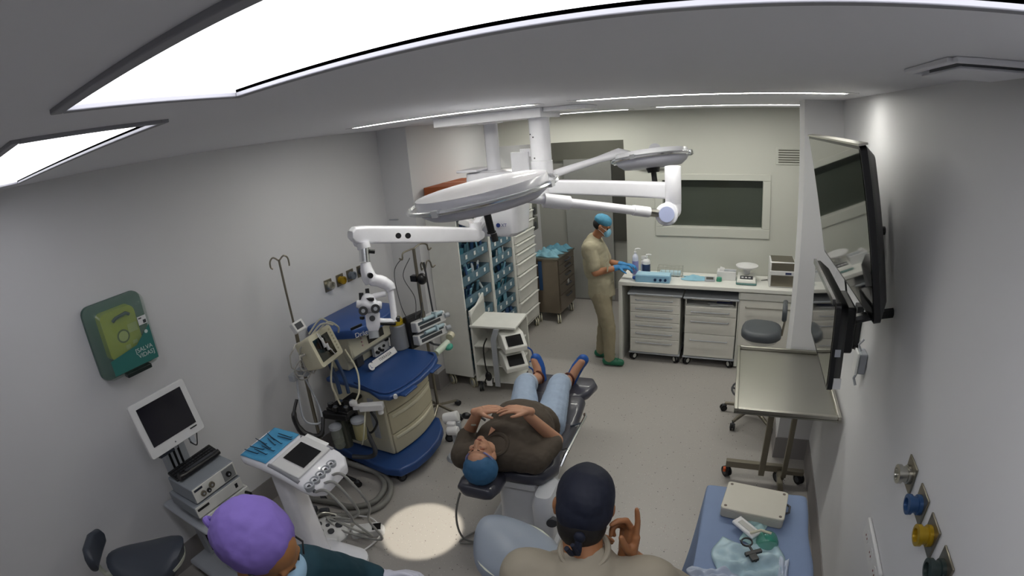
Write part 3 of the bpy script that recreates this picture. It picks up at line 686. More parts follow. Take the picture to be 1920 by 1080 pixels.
m = MB(IM); m.tube([P(685, 492), P(687, 505), P(692, 520), P(697, 530)], [.034, .042, .05, .045], n=20); m.tube([P(695, 525), P(712, 527), P(728, 535), P(734, 545)], [.04, .042, .038, .034], n=16, smooth=4); cb = m.build('yoke_arm', LAMPW, t, remesh=.006, smooth=4)
m = MB(IM); m.tube([P(731, 538), P(736, 570), P(740, 603)], .022, n=12).tube([P(740, 603), P(720, 603), P(712, 602)], .022, n=12); m.build('yoke_leg', LAMPW, t, angle=60)
m = MB(IM); m.cyl(P(693, 516, -.05), P(695, 517, -.075), .018, n=16).cyl(P(742, 598), P(750, 598), .02, n=14); m.build('tension_knobs', BLACK, cb)
m = MB(IM); m.sph(P(690, 572), (.075, .06, .055)).tube([P(668, 570), P(716, 572)], .028).tube([P(700, 555), P(724, 550)], .02); m.sph(P(690, 566), (.05, .05, .06)); hd = m.build('optical_head', LAMPW, t, remesh=.006, smooth=4)
for u, v in ((681, 583), (704, 579)):
    a = P(u, v, -.04); n_ = (Vector((0, 0, CAMZ)) - a).normalized()
    m = MB(IM); m.mi = 0; m.cyl(a, a + n_ * .035, .030, n=24); m.mi = 1; m.cyl(a + n_ * .0352, a + n_ * .037, .013, n=16); m.build('eyepiece', [BLACK, LGREY], hd)
m = MB(IM); m.cyl(P(678, 565), P(677, 549), .016, n=12); m.cyl(P(690, 556), P(688, 541), .014, n=12); m.box(P(693, 561, -.05), (.06, .02, .018)); m.build('head_knobs', BLACK, hd)
m = MB(IM); m.loft([[P(u, v, e) for u, v, e in r_] for r_ in (((684, 588, -.04), (712, 585, -.04), (712, 585, .06), (684, 588, .06)), ((687, 612, -.04), (713, 610, -.04), (713, 610, .06), (687, 612, .06)), ((692, 622, -.02), (710, 620, -.02), (710, 620, .05), (692, 622, .05)))]); lb = m.build('objective_body', LAMPW, t, bevel=.006)
m = MB(IM); a = P(698, 597, -.045); m.cyl(a, a + (Vector((0, 0, CAMZ)) - a).normalized() * .008, .019, n=20); m.build('badge', DGREY, lb)
m = MB(IM); m.cyl(P(700, 620), P(702, 634), .034, n=22); m.build('objective_lens', LGREY, t)
m = MB(IM); m.box(P(724, 607, -.02), (.13, .025, .018), rotm(y=.12, z=.5)).box(P(668, 613, 0), (.09, .02, .018), rotm(y=-.35, z=.3)).box(P(679, 596), (.03, .02, .02)); m.build('hand_grips', BLACK, t, bevel=.004)

# ------------------------------------------------------------------ televisions on the right wall
def screen(nm, label, M, w_, h_, bez, th, cat, bm=BLACK, lip=.0, rb=.02):
    t = thing(nm, label, cat, M=M)
    R = Matrix(((1, 0, 0, 0), (0, 0, 1, 0), (0, 1, 0, 0), (0, 0, 0, 1)))
    m = MB(); m.loft([[R @ Vector((p[0] * k, p[1] * k, z)) for p in rrect(w_, h_, rb)] for k, z in ((1, 0), (1, th * .35), (.86, th), (.3, th * 1.1))]); m.build('casing', bm, t)
    m = MB(); m.bb(-w_ / 2 + bez, w_ / 2 - bez, -.002, .001, -h_ / 2 + bez + lip, h_ / 2 - bez); m.build('screen', SCREEN, t)
    return t
TM = facing((.482, 2.408, 2.103), -1.55, .182)
t = screen('television', 'large wall television with glossy black screen, tilted down over the room', TM, 1.12, .65, .012, .07, 'television')
m = MB(); m.bb(-.561, .561, -.004, .03, .3255, .333); m.build('top_rim', STEEL, t)
m = MB(); m.bb(-.08, .12, .078, .115, -.18, .2); m.build('mount_plate', BLACK, t, bevel=.01)
m = MB(); m.tube([(.0, .11, .1), (.0, .19, .09)], .02).tube([(.0, .11, -.1), (.0, .22, -.12)], .02); m.build('wall_arm', BLACK, t)
M2 = facing((.40, 2.12, 1.69), -1.572, .042, .015)
t = screen('monitor', 'smaller black flat monitor on a swivel arm below the television', M2, .585, .36, .018, .055, 'monitor')
m = MB(); m.bb(-.27, .27, -.012, -.0, .168, .19); m.build('top_bezel', mat('glossy_grey', '4a4a48', .2), t)
m = MB(); m.bb(-.1, .12, .06, .12, -.1, .1); m.build('mount_plate', BLACK, t, bevel=.01)
m = MB(); m.tube([(0, .12, 0), (.02, .2, .03), (-.02, .315, .03)], .022); m.build('swivel_arm', BLACK, t)
m = MB(); m.bb(.2925, .294, .012, .034, -.03, .0); m.build('sticker', LGREY, t)
m = MB(); m.bb(.2925, .298, .02, .05, -.165, -.12); m.build('tag', WHITE, t)
# wall bits under the television
m = MB(); p = at(1606, 560, x=.68); q0 = at(1590, 530, x=.69); m.tube([at(1583, 505, x=.66), at(1588, 560, x=.69), at(1592, 620, x=.69), at(1604, 655, x=.69)], .006, smooth=6); tag(m.build('video_cable', BLACK), 'black video cable hanging on the right wall behind the monitor', 'cable')
pp = at(1612, 615, x=XR)
t = thing('cable_box', 'black vertical wall box with a grey knob under the television', 'box', pp)
m = MB(); m.bb(-.035, -.001, -.035, .035, -.11, .13); m.build('body', BLACK, t, bevel=.005); m = MB(); m.cyl((-.035, -.015, -.02), (-.055, -.015, -.02), .02); m.build('knob', DSTEEL, t)
pp = at(1622, 678, x=XR)
t = thing('wall_regulator', 'white and grey handset hanging on the right wall below the television', 'handset', pp)
m = MB(); m.bb(-.04, -.001, -.04, .04, -.055, .055); m.build('bracket', LGREY, t, bevel=.006)
m = MB(); m.bb(-.055, -.041, -.045, .035, -.06, .06); m.build('faceplate', WHITE, t, bevel=.008)
m = MB(); m.tube([(-.03, 0, .055), (-.045, .01, .085), (-.02, .02, .11)], .006).tube([(-.03, 0, -.06), (-.04, .01, -.10), (-.03, -.01, -.13)], .007); m.build('leads', LGREY, t)

# ------------------------------------------------------------------ gas outlets and sockets
def gas_outlet(y, z, side, label, cm, s=.062):
    x = XR if side > 0 else XL
    t = thing('gas_outlet', label, 'outlet', (x, y, z), 0 if side > 0 else PI, group='gas outlets on the %s wall' % ('right' if side > 0 else 'left'))
    m = MB(); m.bb(-.008, -.0005, -s, s, -s * 1.15, s * 1.15); m.build('plate', DSTEEL, t, bevel=.004)
    m = MB(); m.lathe([(.034, 0), (.034, .012), (.028, .014), (.028, .03), (.034, .032), (.034, .046), (.022, .048), (.020, .038), (.001, .038)], R=Matrix.Rotation(-PI / 2, 4, 'Y'), c=(-.008, 0, 0), n=24); m.build('socket', cm, t)
    return t
GB, GY, GG = mat('gas_blue', '30527f', .35, .3), mat('gas_yellow', 'a98a1c', .35, .4), mat('gas_dark', '22302f', .4)
for (u, v), cm, lb in (((1709, 890), STEEL, 'silver gas outlet, farthest of the four on the right wall'), ((1729, 947), GB, 'blue gas outlet on the right wall'), ((1748, 1005), GY, 'yellow gas outlet on the right wall'), ((1771, 1070), GG, 'dark gas outlet, nearest of the four on the right wall')):
    p = at(u, v, x=XR); gas_outlet(p.y, p.z, 1, lb, cm, .048)
for (u, v), cm, lb in (((615, 535), STEEL, 'grey gas outlet, nearest of the four on the left wall'), ((637, 525), GY, 'yellow-green gas outlet, second of the four on the left wall'), ((656, 516), mat('gas_steelblue', '6a727c', .4), 'grey-blue gas outlet, third of the four on the left wall'), ((675, 508), DGREY, 'farthest gas outlet on the left wall, half behind the microscope')):
    p = at(u, v, x=XL); gas_outlet(p.y, p.z, -1, lb, cm, .045)
p = at(1640, 1040, x=XR)
t = thing('socket_strip', 'white multi-socket strip low on the right wall near the camera', 'socket', p)
m = MB(); m.bb(-.018, -.001, -.15, .17, -.05, .05); m.build('plate', WHITE, t, bevel=.006)
for k in range(3):
    m = MB(); m.cyl((-.018, -.1 + .1 * k, 0), (-.020, -.1 + .1 * k, 0), .028, n=24); m.mi = 1; m.cyl((-.0201, -.112 + .1 * k, 0), (-.021, -.112 + .1 * k, 0), .005, n=8).cyl((-.0201, -.088 + .1 * k, 0), (-.021, -.088 + .1 * k, 0), .005, n=8); m.build('socket', [WHITE, mat('socket_mark', '7a3a3a', .5)], t)
# ceiling diffuser on the right
t = thing('ceiling_vent', 'square white air diffuser in the ceiling by the right wall', 'vent', (.555, 1.25, CEIL))
m = MB()
for s_ in (-1, 1):
    m.bb(-.10, .14, .155 * s_ - .012 * s_, .155 * s_ + .012 * s_, -.012, 0); m.bb(.02 + .12 * s_ - .012, .02 + .12 * s_ + .012, -.145, .145, -.012, 0)
m.build('frame', CEILM, t, bevel=.003)
m = MB(); m.bb(-.075, .115, -.12, .12, -.022, -.014); m.build('plate', CEILM, t, bevel=.004)
m = MB(); m.bb(-.06, .10, -.10, .10, -.014, -.001); m.build('duct', GREY, t)

# ------------------------------------------------------------------ green wall case for the defibrillator
ay, az = 1.045, 1.70
t = thing('defibrillator_case', 'dark green and clear wall case holding a yellow bag on the left wall', 'case', (XL, ay, az))
GR = mat('case_green', '244f45', .35)
T_ = mat('case_clear', '8aa59a', .08, alpha=.30, var=0, coat=.5)
def casering(y0, y1, z0, z1, x, r): return [(x, p[0] + (y0 + y1) / 2, p[1] + (z0 + z1) / 2) for p in rrect(y1 - y0, z1 - z0, r)]
m = MB(); m.loft([casering(-.19, .19, -.235, .215, .001, .05), casering(-.19, .19, -.235, .215, .035, .05)]); m.build('back_shell', GR, t, bevel=.004)
m = MB(); m.loft([casering(-.19, .19, -.235, .215, .036, .05), casering(-.185, .185, -.23, .21, .09, .055), casering(-.165, .165, -.21, .18, .135, .06), casering(-.145, .145, -.19, .155, .148, .055)]); m.build('clear_cover', T_, t)
m = MB(); m.loft([casering(-.12, .10, -.12, .16, .037, .03), casering(-.12, .10, -.12, .16, .115, .04)]); bg = m.build('bag', mat('bag_yellow', 'a9b41e', .5, var=.1), t)
m = MB(); m.tube([(.117, -.05, .10), (.125, -.03, .115), (.125, .04, .125), (.117, .06, .11)], .010); m.build('bag_strap', DGREY, bg)
m = MB(); m.cyl((.1155, -.01, .0), (.1165, -.01, .0), .04, n=24); m.mi = 1; m.cyl((.1166, -.01, .0), (.1172, -.01, .0), .03, n=24); m.box((.1166, .06, .03), (.002, .06, .05)).box((.1166, .0, -.07), (.002, .03, .025)).box((.1166, .05, -.055), (.002, .03, .02)); m.build('bag_print', [mat('bag_dark_print', '5d6a1a', .5), mat('bag_pale_print', 'b9c46a', .5)], bg)
m = MB(); m.loft([[(.150, -.145, -.19), (.150, .15, -.19), (.150, .15, .02), (.150, .04, -.07), (.150, -.145, -.10)], [(.152, -.145, -.19), (.152, .15, -.19), (.152, .15, .02), (.152, .04, -.07), (.152, -.145, -.10)]]); pn = m.build('front_label', mat('case_teal', '2f716b', .4), t)
LT = mat('label_white', 'c9d6d2', .4)
TB = Matrix(((0, 0, 1, 0), (1, 0, 0, 0), (0, 1, 0, 0), (0, 0, 0, 1)))
text('[SALVA', .036, LT, pn, Matrix.Translation((.1535, .075, -.105)) @ TB); text('VIDAS]', .036, LT, pn, Matrix.Translation((.1535, .082, -.140)) @ TB)
m = MB(); m.cyl((.152, .12, -.015), (.153, .12, -.015), .011, n=16); m.build('dot', LT, pn)
m = MB(); m.bb(.149, .151, .09, .145, .03, .08); m.mi = 1; m.bb(.1511, .1515, .12, .14, .035, .055).bb(.1511, .1515, .095, .115, .065, .072); m.build('paper_label', [WHITE, DGREY], t)
m = MB(); m.bb(.10, .155, -.075, .09, -.232, -.205); m.build('handle_slot', mat('case_dark', '12201d', .4), t, bevel=.005)
p = at(340, 713, x=XL); m = MB(); m.cyl((XL, p.y, p.z), (XL + .012, p.y, p.z), .008, n=10); tag(m.build('wall_hook', LGREY), 'tiny grey hook on the left wall above the cart monitor', 'hook')
p = at(738, 412, y=3.742); m = MB(); m.box((p.x, 3.745, p.z), (.11, .008, .012)); tag(m.build('name_plate', LGREY), 'thin grey plate on the wall corner column above the long microscope arm', 'plate')
# ------------------------------------------------------------------ anaesthesia workstation
t = thing('anaesthesia_machine', 'large blue and cream anaesthesia workstation with three drawers beside the left wall', 'anaesthesia machine', (0, 0, 0))
ANC = mat('drawer_cream', 'b9b298', .45); ANB = BLUE
def bowed(x0, x1, y0, y1, z0, z1, bulge, n=10, rb=.03):
    m = MB(); pts = [(x0, y0), (x1, y0)] + [(x1 + bulge * math.sin(PI * i / n), y0 + (y1 - y0) * i / n) for i in range(1, n)] + [(x1, y1), (x0, y1)]
    m.loft([[(p[0], p[1], z) for p in pts] for z in (z0, z1)]); return m
# base
m = MB(); pts = [(-2.95, 2.36), (-2.33, 2.29), (-2.21, 2.32), (-2.15, 2.45), (-2.13, 2.62), (-2.15, 2.80), (-2.21, 2.95), (-2.33, 3.08), (-2.95, 3.10)]
m.loft([[(p[0], p[1], .085) for p in pts], [(p[0], p[1], .16) for p in pts]]); m.build('base', ANB, t, bevel=.015, seg=3)
m = MB(); m.bb(-2.90, -2.36, 2.46, 3.06, .16, .735); m.build('cabinet_body', CREAM, t, bevel=.02, seg=3)
zz = [.17, .35, .545, .735]
for k, (a, b) in enumerate(zip(zz, zz[1:])):
    m = bowed(-2.40, -2.345, 2.475, 3.045, a + .005, b - .005, .04); d = m.build('drawer', ANC, t, bevel=.004)
    if k < 3:
        m = bowed(-2.36, -2.335, 2.50, 3.02, b - .055, b - .025, .042); m.build('pull', CREAM, d, bevel=.006)
m = MB(); m.bb(-2.52, -2.46, 2.452, 2.462, .30, .66); m.build('side_channel', LGREY, t, bevel=.004)
# worktop
m = MB(); pts = [(-2.92, 2.44), (-2.62, 2.44), (-2.45, 2.42), (-2.30, 2.36), (-2.21, 2.38), (-2.17, 2.50), (-2.15, 2.70), (-2.17, 2.90), (-2.22, 3.05), (-2.30, 3.14), (-2.60, 3.14), (-2.92, 3.14)]
m.loft([[(p[0], p[1], .737) for p in pts], [(p[0], p[1], .775) for p in pts]]); wt = m.build('worktop', ANB, t, bevel=.012, seg=3)
m = MB(); m.tube([(-2.62, 2.46, .782), (-2.33, 2.40, .782), (-2.23, 2.44, .782), (-2.19, 2.70, .782), (-2.25, 3.04, .782), (-2.35, 3.11, .782)], .006, smooth=5); m.build('rim', mat('blue_rim', '1d3b73', .35), wt)
m = MB(); m.bb(-2.20, -2.13, 2.46, 2.62, .742, .758).bb(-2.21, -2.14, 2.84, 2.98, .742, .758); m.build('worktop_grips', ANB, wt, bevel=.006)
m = MB(); m.cyl((-2.19, 2.42, .765), (-2.175, 2.405, .765), .016, n=16); m.build('knob', WHITE, wt)
# upper block
m = MB(); m.bb(-3.06, -2.80, 2.60, 3.10, .776, 1.10); m.build('upper_body', CREAM, t, bevel=.012)
m = MB(); m.loft([[(-2.80, 2.60, .86), (-2.80, 3.10, .86), (-2.76, 3.10, .86), (-2.76, 2.60, .86)], [(-2.80, 2.58, .93), (-2.80, 3.12, .93), (-2.68, 3.12, .93), (-2.68, 2.58, .93)], [(-2.80, 2.56, 1.10), (-2.80, 3.12, 1.10), (-2.70, 3.12, 1.10), (-2.70, 2.56, 1.10)]]); fc = m.build('monitor_housing', CREAM, t, bevel=.008)
m = MB(); m.box((-2.688, 2.87, 1.03), (.01, .20, .13), rotm(y=-.05)); m.build('display', mat('display_dark', '2c2a28', .2), fc)
m = MB(); m.box((-2.675, 2.84, 1.083), (.03, .28, .016), rotm(x=.03)); m.build('sun_shade', BLACK, fc)
m = MB()
for k in range(3): m.cyl((-2.69, 2.70, .98 + .03 * k), (-2.68, 2.70, .98 + .03 * k), .008, n=12)
m.build('buttons', mat('pinkish_keys', 'c9a9a4', .5), fc)
m = MB(); m.bb(-2.775, -2.74, 2.88, 3.08, .78, .92); vp = m.build('valve_panel', WHITE, t, bevel=.004)
m = MB(); rr = random.Random(4)
for k in range(9): m.sph((-2.735, 2.90 + .02 * k, .80 + rr.random() * .1), (.012, .016, .012), n=10, m=6)
m.build('valve_knobs', BLACK, vp)
m = MB(); m.bb(-2.775, -2.745, 2.66, 2.74, .79, .87); m.build('socket_recess', DGREY, t, bevel=.004)
m = MB(); m.tube([(-2.74, 2.59, 1.06), (-2.70, 2.57, 1.02), (-2.70, 2.57, .93), (-2.74, 2.58, .90)], .010, smooth=4); m.box((-2.72, 2.57, .91), (.03, .03, .03)); m.build('side_rail', CREAM, t)
# blue hood
m = MB(); pts = [(-3.08, 2.50), (-2.80, 2.47), (-2.62, 2.56), (-2.56, 2.70), (-2.55, 2.90), (-2.60, 3.08), (-2.72, 3.16), (-3.08, 3.16)]
cx_, cy_ = -2.85, 2.83
m.loft([[(cx_ + (p[0] - cx_) * k, cy_ + (p[1] - cy_) * k, z) for p in pts] for z, k in ((1.10, .97), (1.15, 1.0), (1.175, .98), (1.185, .9))]); hd = m.build('hood', mat('hood_blue', '2e4f8c', .4), t, bevel=.006)
text('Dräger', .055, WHITE, hd, Matrix(((.394, 0, .919, -2.579), (.919, 0, -.394, 2.635), (0, 1, 0, 1.126), (0, 0, 0, 1))))
# bellows canister and yellow valve
m = MB(); m.cyl((-2.66, 3.13, .776), (-2.66, 3.13, 1.0), .085, .075, n=28); m.build('canister', mat('smoke_clear', '8f9298', .2, alpha=.75), t, bevel=.01)
m = MB(); m.cyl((-2.66, 3.13, 1.0), (-2.66, 3.13, 1.03), .06, n=24); m.sph((-2.66, 3.13, 1.04), (.05, .05, .03)); m.build('valve_cap', mat('yellow_cap', 'b9a020', .4), t)
for x, y, a in ((-2.27, 2.36, 1.2), (-2.20, 2.98, .4), (-2.85, 2.42, 2), (-2.85, 3.04, 2.4)): caster(t, x, y, .09, .038, DGREY, a, .02)
p = at(733, 655, z=.79)
t = thing('name_sign', 'white sticker strip with a blue symbol along the back of the blue worktop', 'sign', M=Matrix(((0, 0, 1, -2.62), (1, 0, 0, 2.84), (0, 1, 0, .815), (0, 0, 0, 1))) @ Matrix.Rotation(-.5, 4, 'X'))
m = MB(); m.bb(-.13, .17, -.028, .028, 0, .004); m.build('strip', WHITE, t, bevel=.001)
m = MB(); m.cyl((-.16, -.005, .001), (-.16, -.005, .006), .032, n=24); m.build('round_symbol', WHITE, t)
text('L', .045, BL, t, Matrix.Translation((-.165, -.005, .0065))); text('TERRASSA', .036, DGREY, t, Matrix.Translation((.025, 0, .0045)))

# ------------------------------------------------------------------ monitor stand on a black star base
t = thing('monitor_stand', 'steel infusion pole on a black five-star base, hung with cables', 'stand', (-2.80, 2.12, 0))
m = MB()
for k in range(5):
    a = -1.1 + k * 2 * PI / 5; m.tube([(0, 0, .11), (.12 * math.cos(a), .12 * math.sin(a), .09), (.25 * math.cos(a), .25 * math.sin(a), .065)], [.028, .02, .014], n=10)
m.cyl((0, 0, .05), (0, 0, .16), .04); m.build('star_base', BLACK, t)
for k in range(5):
    a = -1.1 + k * 2 * PI / 5; caster(t, .25 * math.cos(a), .25 * math.sin(a), .06, .026, BLACK, a + 1, .012)
m = MB(); m.cyl((0, 0, .14), (.0, .05, 1.30), .014, n=14); m.build('pole', DSTEEL, t)
m = MB(); m.cyl((0, .05, 1.25), (-.03, .06, 1.83), .008, n=12); m.build('upper_pole', DSTEEL, t)
for s_ in (-1, 1):
    m = MB(); m.tube([(-.03, .06, 1.82), (-.03 + .02 * s_, .06 + .03 * s_, 1.85), (-.03 + .03 * s_, .06 + .055 * s_, 1.83), (-.03 + .03 * s_, .06 + .06 * s_, 1.79), (-.02 + .03 * s_, .06 + .05 * s_, 1.775)], .006, smooth=4); m.build('hook', DSTEEL, t)
PM = facing((-2.60, 2.25, 1.185), 1.816, -.359, .041)
t = thing('patient_monitor', 'cream patient monitor with a tilted screen and white leads draped over it', 'monitor', M=PM)
m = MB(); R = Matrix(((1, 0, 0, 0), (0, 0, 1, 0), (0, 1, 0, 0), (0, 0, 0, 1)))
m.loft([[R @ Vector((p[0] * k, p[1] * k, z)) for p in rrect(.30, .24, .025)] for k, z in ((.97, 0), (1, .012), (.98, .05), (.88, .15))]); bd = m.build('casing', CREAM, t)
m = MB(); m.bb(-.115, .075, -.004, .002, -.085, .08); m.build('screen', SCREEN, t)
m = MB()
for k in range(7): m.cyl((.112, -.003, .085 - .025 * k), (.112, .004, .085 - .025 * k), .009, n=10)
m.build('round_keys', mat('keys_tan', 'a9a388', .5), t)
m = MB(); m.tube([(-.02, -.008, .10), (-.03, -.02, .03), (.0, -.02, -.03), (.03, -.015, -.09)], .004, smooth=5, n=6).tube([(-.04, -.008, .11), (-.045, -.02, .05), (-.02, -.02, .0), (.02, -.015, -.05)], .004, smooth=5, n=6); m.box((-.035, -.018, .03), (.018, .012, .07), rotm(y=.15)).box((-.015, -.02, -.01), (.02, .012, .05), rotm(y=.15)); m.build('lead_on_screen', WHITE, t)
t = thing('pulse_oximeter', 'small white meter with a grey screen behind the patient monitor', 'meter', M=facing((-2.73, 2.16, 1.36), 1.7, -.5, 0))
m = MB(); m.bb(-.055, .055, 0, .04, -.04, .04); m.build('casing', WHITE, t, bevel=.008); m = MB(); m.bb(-.04, .03, -.002, .001, -.02, .025); m.build('screen', DGREY, t)
rr = random.Random(9); m = MB()
for k in range(9):
    c0 = Vector((-2.70 + rr.uniform(-.05, .05), 2.14 + rr.uniform(-.06, .06), 1.12 + rr.uniform(-.05, .1))); rx = rr.uniform(.05, .1)
    m.tube([c0 + Vector((rr.uniform(-.02, .02) + .02 * math.sin(a), -rx * math.cos(a) * .9 - .03, rx * math.sin(a) * 1.1 - .02)) for a in [2 * PI * i / 14 for i in range(14)]], .005, closed=True, n=6)
tag(m.build('lead_bundle', mat('cable_grey', 'b3b1ab', .6)), 'tangle of grey patient leads looped left of the cream monitor', 'cable')
m = MB(); m.tube([(-2.66, 2.24, 1.28), (-2.62, 2.33, 1.33), (-2.60, 2.40, 1.27), (-2.66, 2.45, 1.2)], .007, smooth=5).tube([(-2.70, 2.2, 1.28), (-2.66, 2.30, 1.36), (-2.66, 2.38, 1.30)], .007, smooth=5).tube([(-2.68, 2.16, 1.25), (-2.62, 2.26, 1.34), (-2.58, 2.34, 1.31)], .007, smooth=5); tag(m.build('lead_loop', mat('cable_cream', 'c6c4b4', .6)), 'pale thick leads arching over the top of the cream monitor', 'cable')
m = MB(); m.box((-2.80, 2.09, 1.0), (.05, .16, .05), rotm(z=.2)).box((-2.77, 2.16, .99), (.04, .08, .045)); tag(m.build('gas_module', LGREY, bevel=.006), 'small grey module clamped on the pole below the cream monitor', 'module')
m = MB(); m.tube([(-2.78, 2.06, .98), (-2.72, 1.98, .82), (-2.68, 1.96, .70), (-2.62, 2.04, .66), (-2.66, 2.10, .74), (-2.76, 2.12, .95)], .008, smooth=6); tag(m.build('cable_loop', LGREY), 'grey cable loop hanging off the pole toward the floor', 'cable')
m = MB(); m.tube([(-2.74, 1.98, .86), (-2.72, 1.90, .76), (-2.66, 1.90, .64), (-2.58, 1.98, .60), (-2.6, 2.06, .70)], [.012, .02, .024, .02, .014], smooth=6); tag(m.build('black_hose', BLACK), 'black hose curl hanging left of the suction bottles', 'hose')

# suction rack with bottles
t = thing('suction_rack', 'black suction rack with chrome caps on the side of the anaesthesia machine', 'rack', (-2.56, 2.22, 0))
m = MB(); m.bb(-.12, .10, -.05, .10, .66, .70).box((-.02, -.06, .66), (.22, .05, .05), rotm(z=.2)).box((.06, .06, .60), (.04, .04, .16)).bb(-.10, .0, .05, .235, .66, .69); m.build('bracket', BLACK, t, bevel=.008)
for x, y, z in ((-.09, -.02, .70), (-.01, -.05, .70), (.07, -.02, .70), (-.03, .03, .70), (.05, .07, .70)):
    m = MB(); m.cyl((x, y, z), (x, y, z + .03), .024, n=18); m.mi = 1; m.cyl((x, y, z + .0301), (x, y, z + .036), .018, n=18); m.build('cap', [BLACK, CHROME], t)
def jar(label, x, y, z, r, h, liq, fill):
    t = thing('suction_jar', label, 'jar', (x, y, z), group='suction jars under the black rack')
    m = MB(); m.lathe([(r * .85, 0), (r, .01), (r, h), (r * .95, h + .01)], n=24); m.build('jar', mat('jar_clear', 'a9b0a6', .08, alpha=.35, var=0), t)
    m = MB(); m.lathe([(r * .8, .004), (r * .94, .012), (r * .94, h * fill)], n=24); m.build('liquid', liq, t)
    m = MB(); m.lathe([(r * 1.08, h), (r * 1.08, h + .02), (r * .5, h + .035)], n=24); m.build('lid', LGREY, t)
jar('yellow-filled suction jar under the black rack', -2.44, 2.24, .445, .052, .155, mat('liquid_yellow', 'b5a552', .3), .9)
jar('clear suction jar left of the yellow one', -2.58, 2.13, .40, .045, .17, mat('liquid_dark', '5b5c50', .3), .3)
m = MB(); m.box((-2.60, 2.31, .52), (.10, .02, .34)).cyl((-2.60, 2.22, .35), (-2.60, 2.22, .65), .045, n=18); m.box((-2.60, 2.27, .50), (.03, .08, .03)); tag(m.build('gas_cylinder', mat('cyl_green', '3a3f36', .4), bevel=.004), 'dark slim cylinder behind the suction jars', 'cylinder')
t = thing('flow_block', 'white block valve with tubes on the corner of the blue worktop', 'valve', (-2.34, 2.31, .70), .5)
m = MB(); m.bb(-.09, .09, -.03, .03, -.02, .03); m.cyl((.06, 0, -.06), (.06, 0, -.015), .022, n=16).cyl((-.13, .0, .03), (-.13, .0, .06), .03, n=18).bb(-.14, -.08, -.015, .015, -.01, .03); m.build('body', WHITE, t, bevel=.006)
HS = mat('hose_grey', '7b7a76', .5)
def hose(label, pts, r, mt=HS, n=8, nm='hose', k=7, grp=None):
    m = MB(); m.tube(pts, r, smooth=k, n=n); return tag(m.build(nm, mt), label, 'hose' if nm == 'hose' else 'cable', grp)
hose('clear breathing tube hanging from the white block valve', [(-2.38, 2.28, .68), (-2.33, 2.18, .60), (-2.36, 2.17, .50), (-2.42, 2.2, .42)], .006, mat('tube_clear', 'b9b7a2', .3))
hose('dark hose curving under the blue worktop corner', [(-2.36, 2.31, .66), (-2.31, 2.30, .58), (-2.36, 2.27, .50), (-2.45, 2.30, .48)], .009, BLACK)
hose('corrugated grey hose beside the yellow jar', [(-2.48, 2.30, .60), (-2.38, 2.26, .45), (-2.36, 2.26, .33), (-2.44, 2.26, .26), (-2.56, 2.2, .27)], .018, DGREY, 12)
hose('blue hose falling behind the cream monitor', [(-2.72, 2.34, 1.0), (-2.68, 2.34, .86), (-2.66, 2.33, .74)], .016, mat('hose_blue', '33496b', .5))
hose('second blue hose beside the first behind the monitor', [(-2.68, 2.38, 1.0), (-2.62, 2.37, .86), (-2.60, 2.36, .74)], .014, mat('hose_blue', ''))
hose('cream tube from the cream monitor down to the caps', [(-2.62, 2.30, 1.06), (-2.58, 2.20, .92), (-2.56, 2.20, .80), (-2.54, 2.20, .74)], .007, CREAM)
hose('cream tube from the machine down over the worktop edge', [(-2.60, 2.42, 1.08), (-2.52, 2.42, .92), (-2.46, 2.34, .80), (-2.45, 2.26, .74)], .007, CREAM)
hose('outer coil of grey floor hose beside the light spot', [(-2.68, 2.28, .10), (-2.4, 2.32, .045), (-2.24, 2.20, .035), (-2.22, 2.02, .025), (-2.36, 1.86, .025), (-2.50, 1.78, .03), (-2.62, 1.74, .03)], .022, HS, 12)
hose('inner coil of grey floor hose around the black base', [(-2.80, 2.30, .08), (-2.52, 2.33, .05), (-2.33, 2.24, .04), (-2.29, 2.06, .025), (-2.42, 1.93, .025), (-2.58, 1.90, .03), (-2.80, 1.84, .03)], .022, HS, 12)

# ------------------------------------------------------------------ infusion stand with syringe pumps by the column
t = thing('infusion_stand', 'steel infusion stand with hooks in front of the wall corner column', 'stand', (-2.50, 3.32, 0))
m = MB(); m.cyl((0, 0, .12), (0, -.01, 1.62), .014, n=12); m.build('pole', DSTEEL, t)
m = MB(); m.cyl((.05, .08, .95), (.03, .07, 1.48), .008, n=10); m.build('second_pole', DGREY, t)
for k, (x, y, z) in enumerate(((-.05, -.10, 1.60), (.06, .10, 1.63), (-.0, .06, 1.46), (.06, .12, 1.47))):
    m = MB(); b = (0, 0, 1.62) if k < 2 else (.03, .07, 1.40)
    m.tube([b, ((b[0] + x) / 2, (b[1] + y) / 2, z + .015), (x, y, z), (x * 1.1, y * 1.1, z - .05), (x * 1.4, y * 1.3, z - .035)], .007, smooth=4); m.build('hook', DSTEEL, t)
m = MB(); m.sph((.03, .01, 1.35), (.045, .045, .05)).box((-.03, -.01, 1.36), (.06, .05, .05)); m.build('clamp', BLACK, t)
for k in range(5):
    a = k * 2 * PI / 5; m = MB(); m.tube([(0, 0, .12), (.1 * math.cos(a), .1 * math.sin(a), .09), (.22 * math.cos(a), .22 * math.sin(a), .06)], .013); m.build('base_leg', DSTEEL, t); caster(t, .22 * math.cos(a), .22 * math.sin(a), .06, .026, BLACK, a)
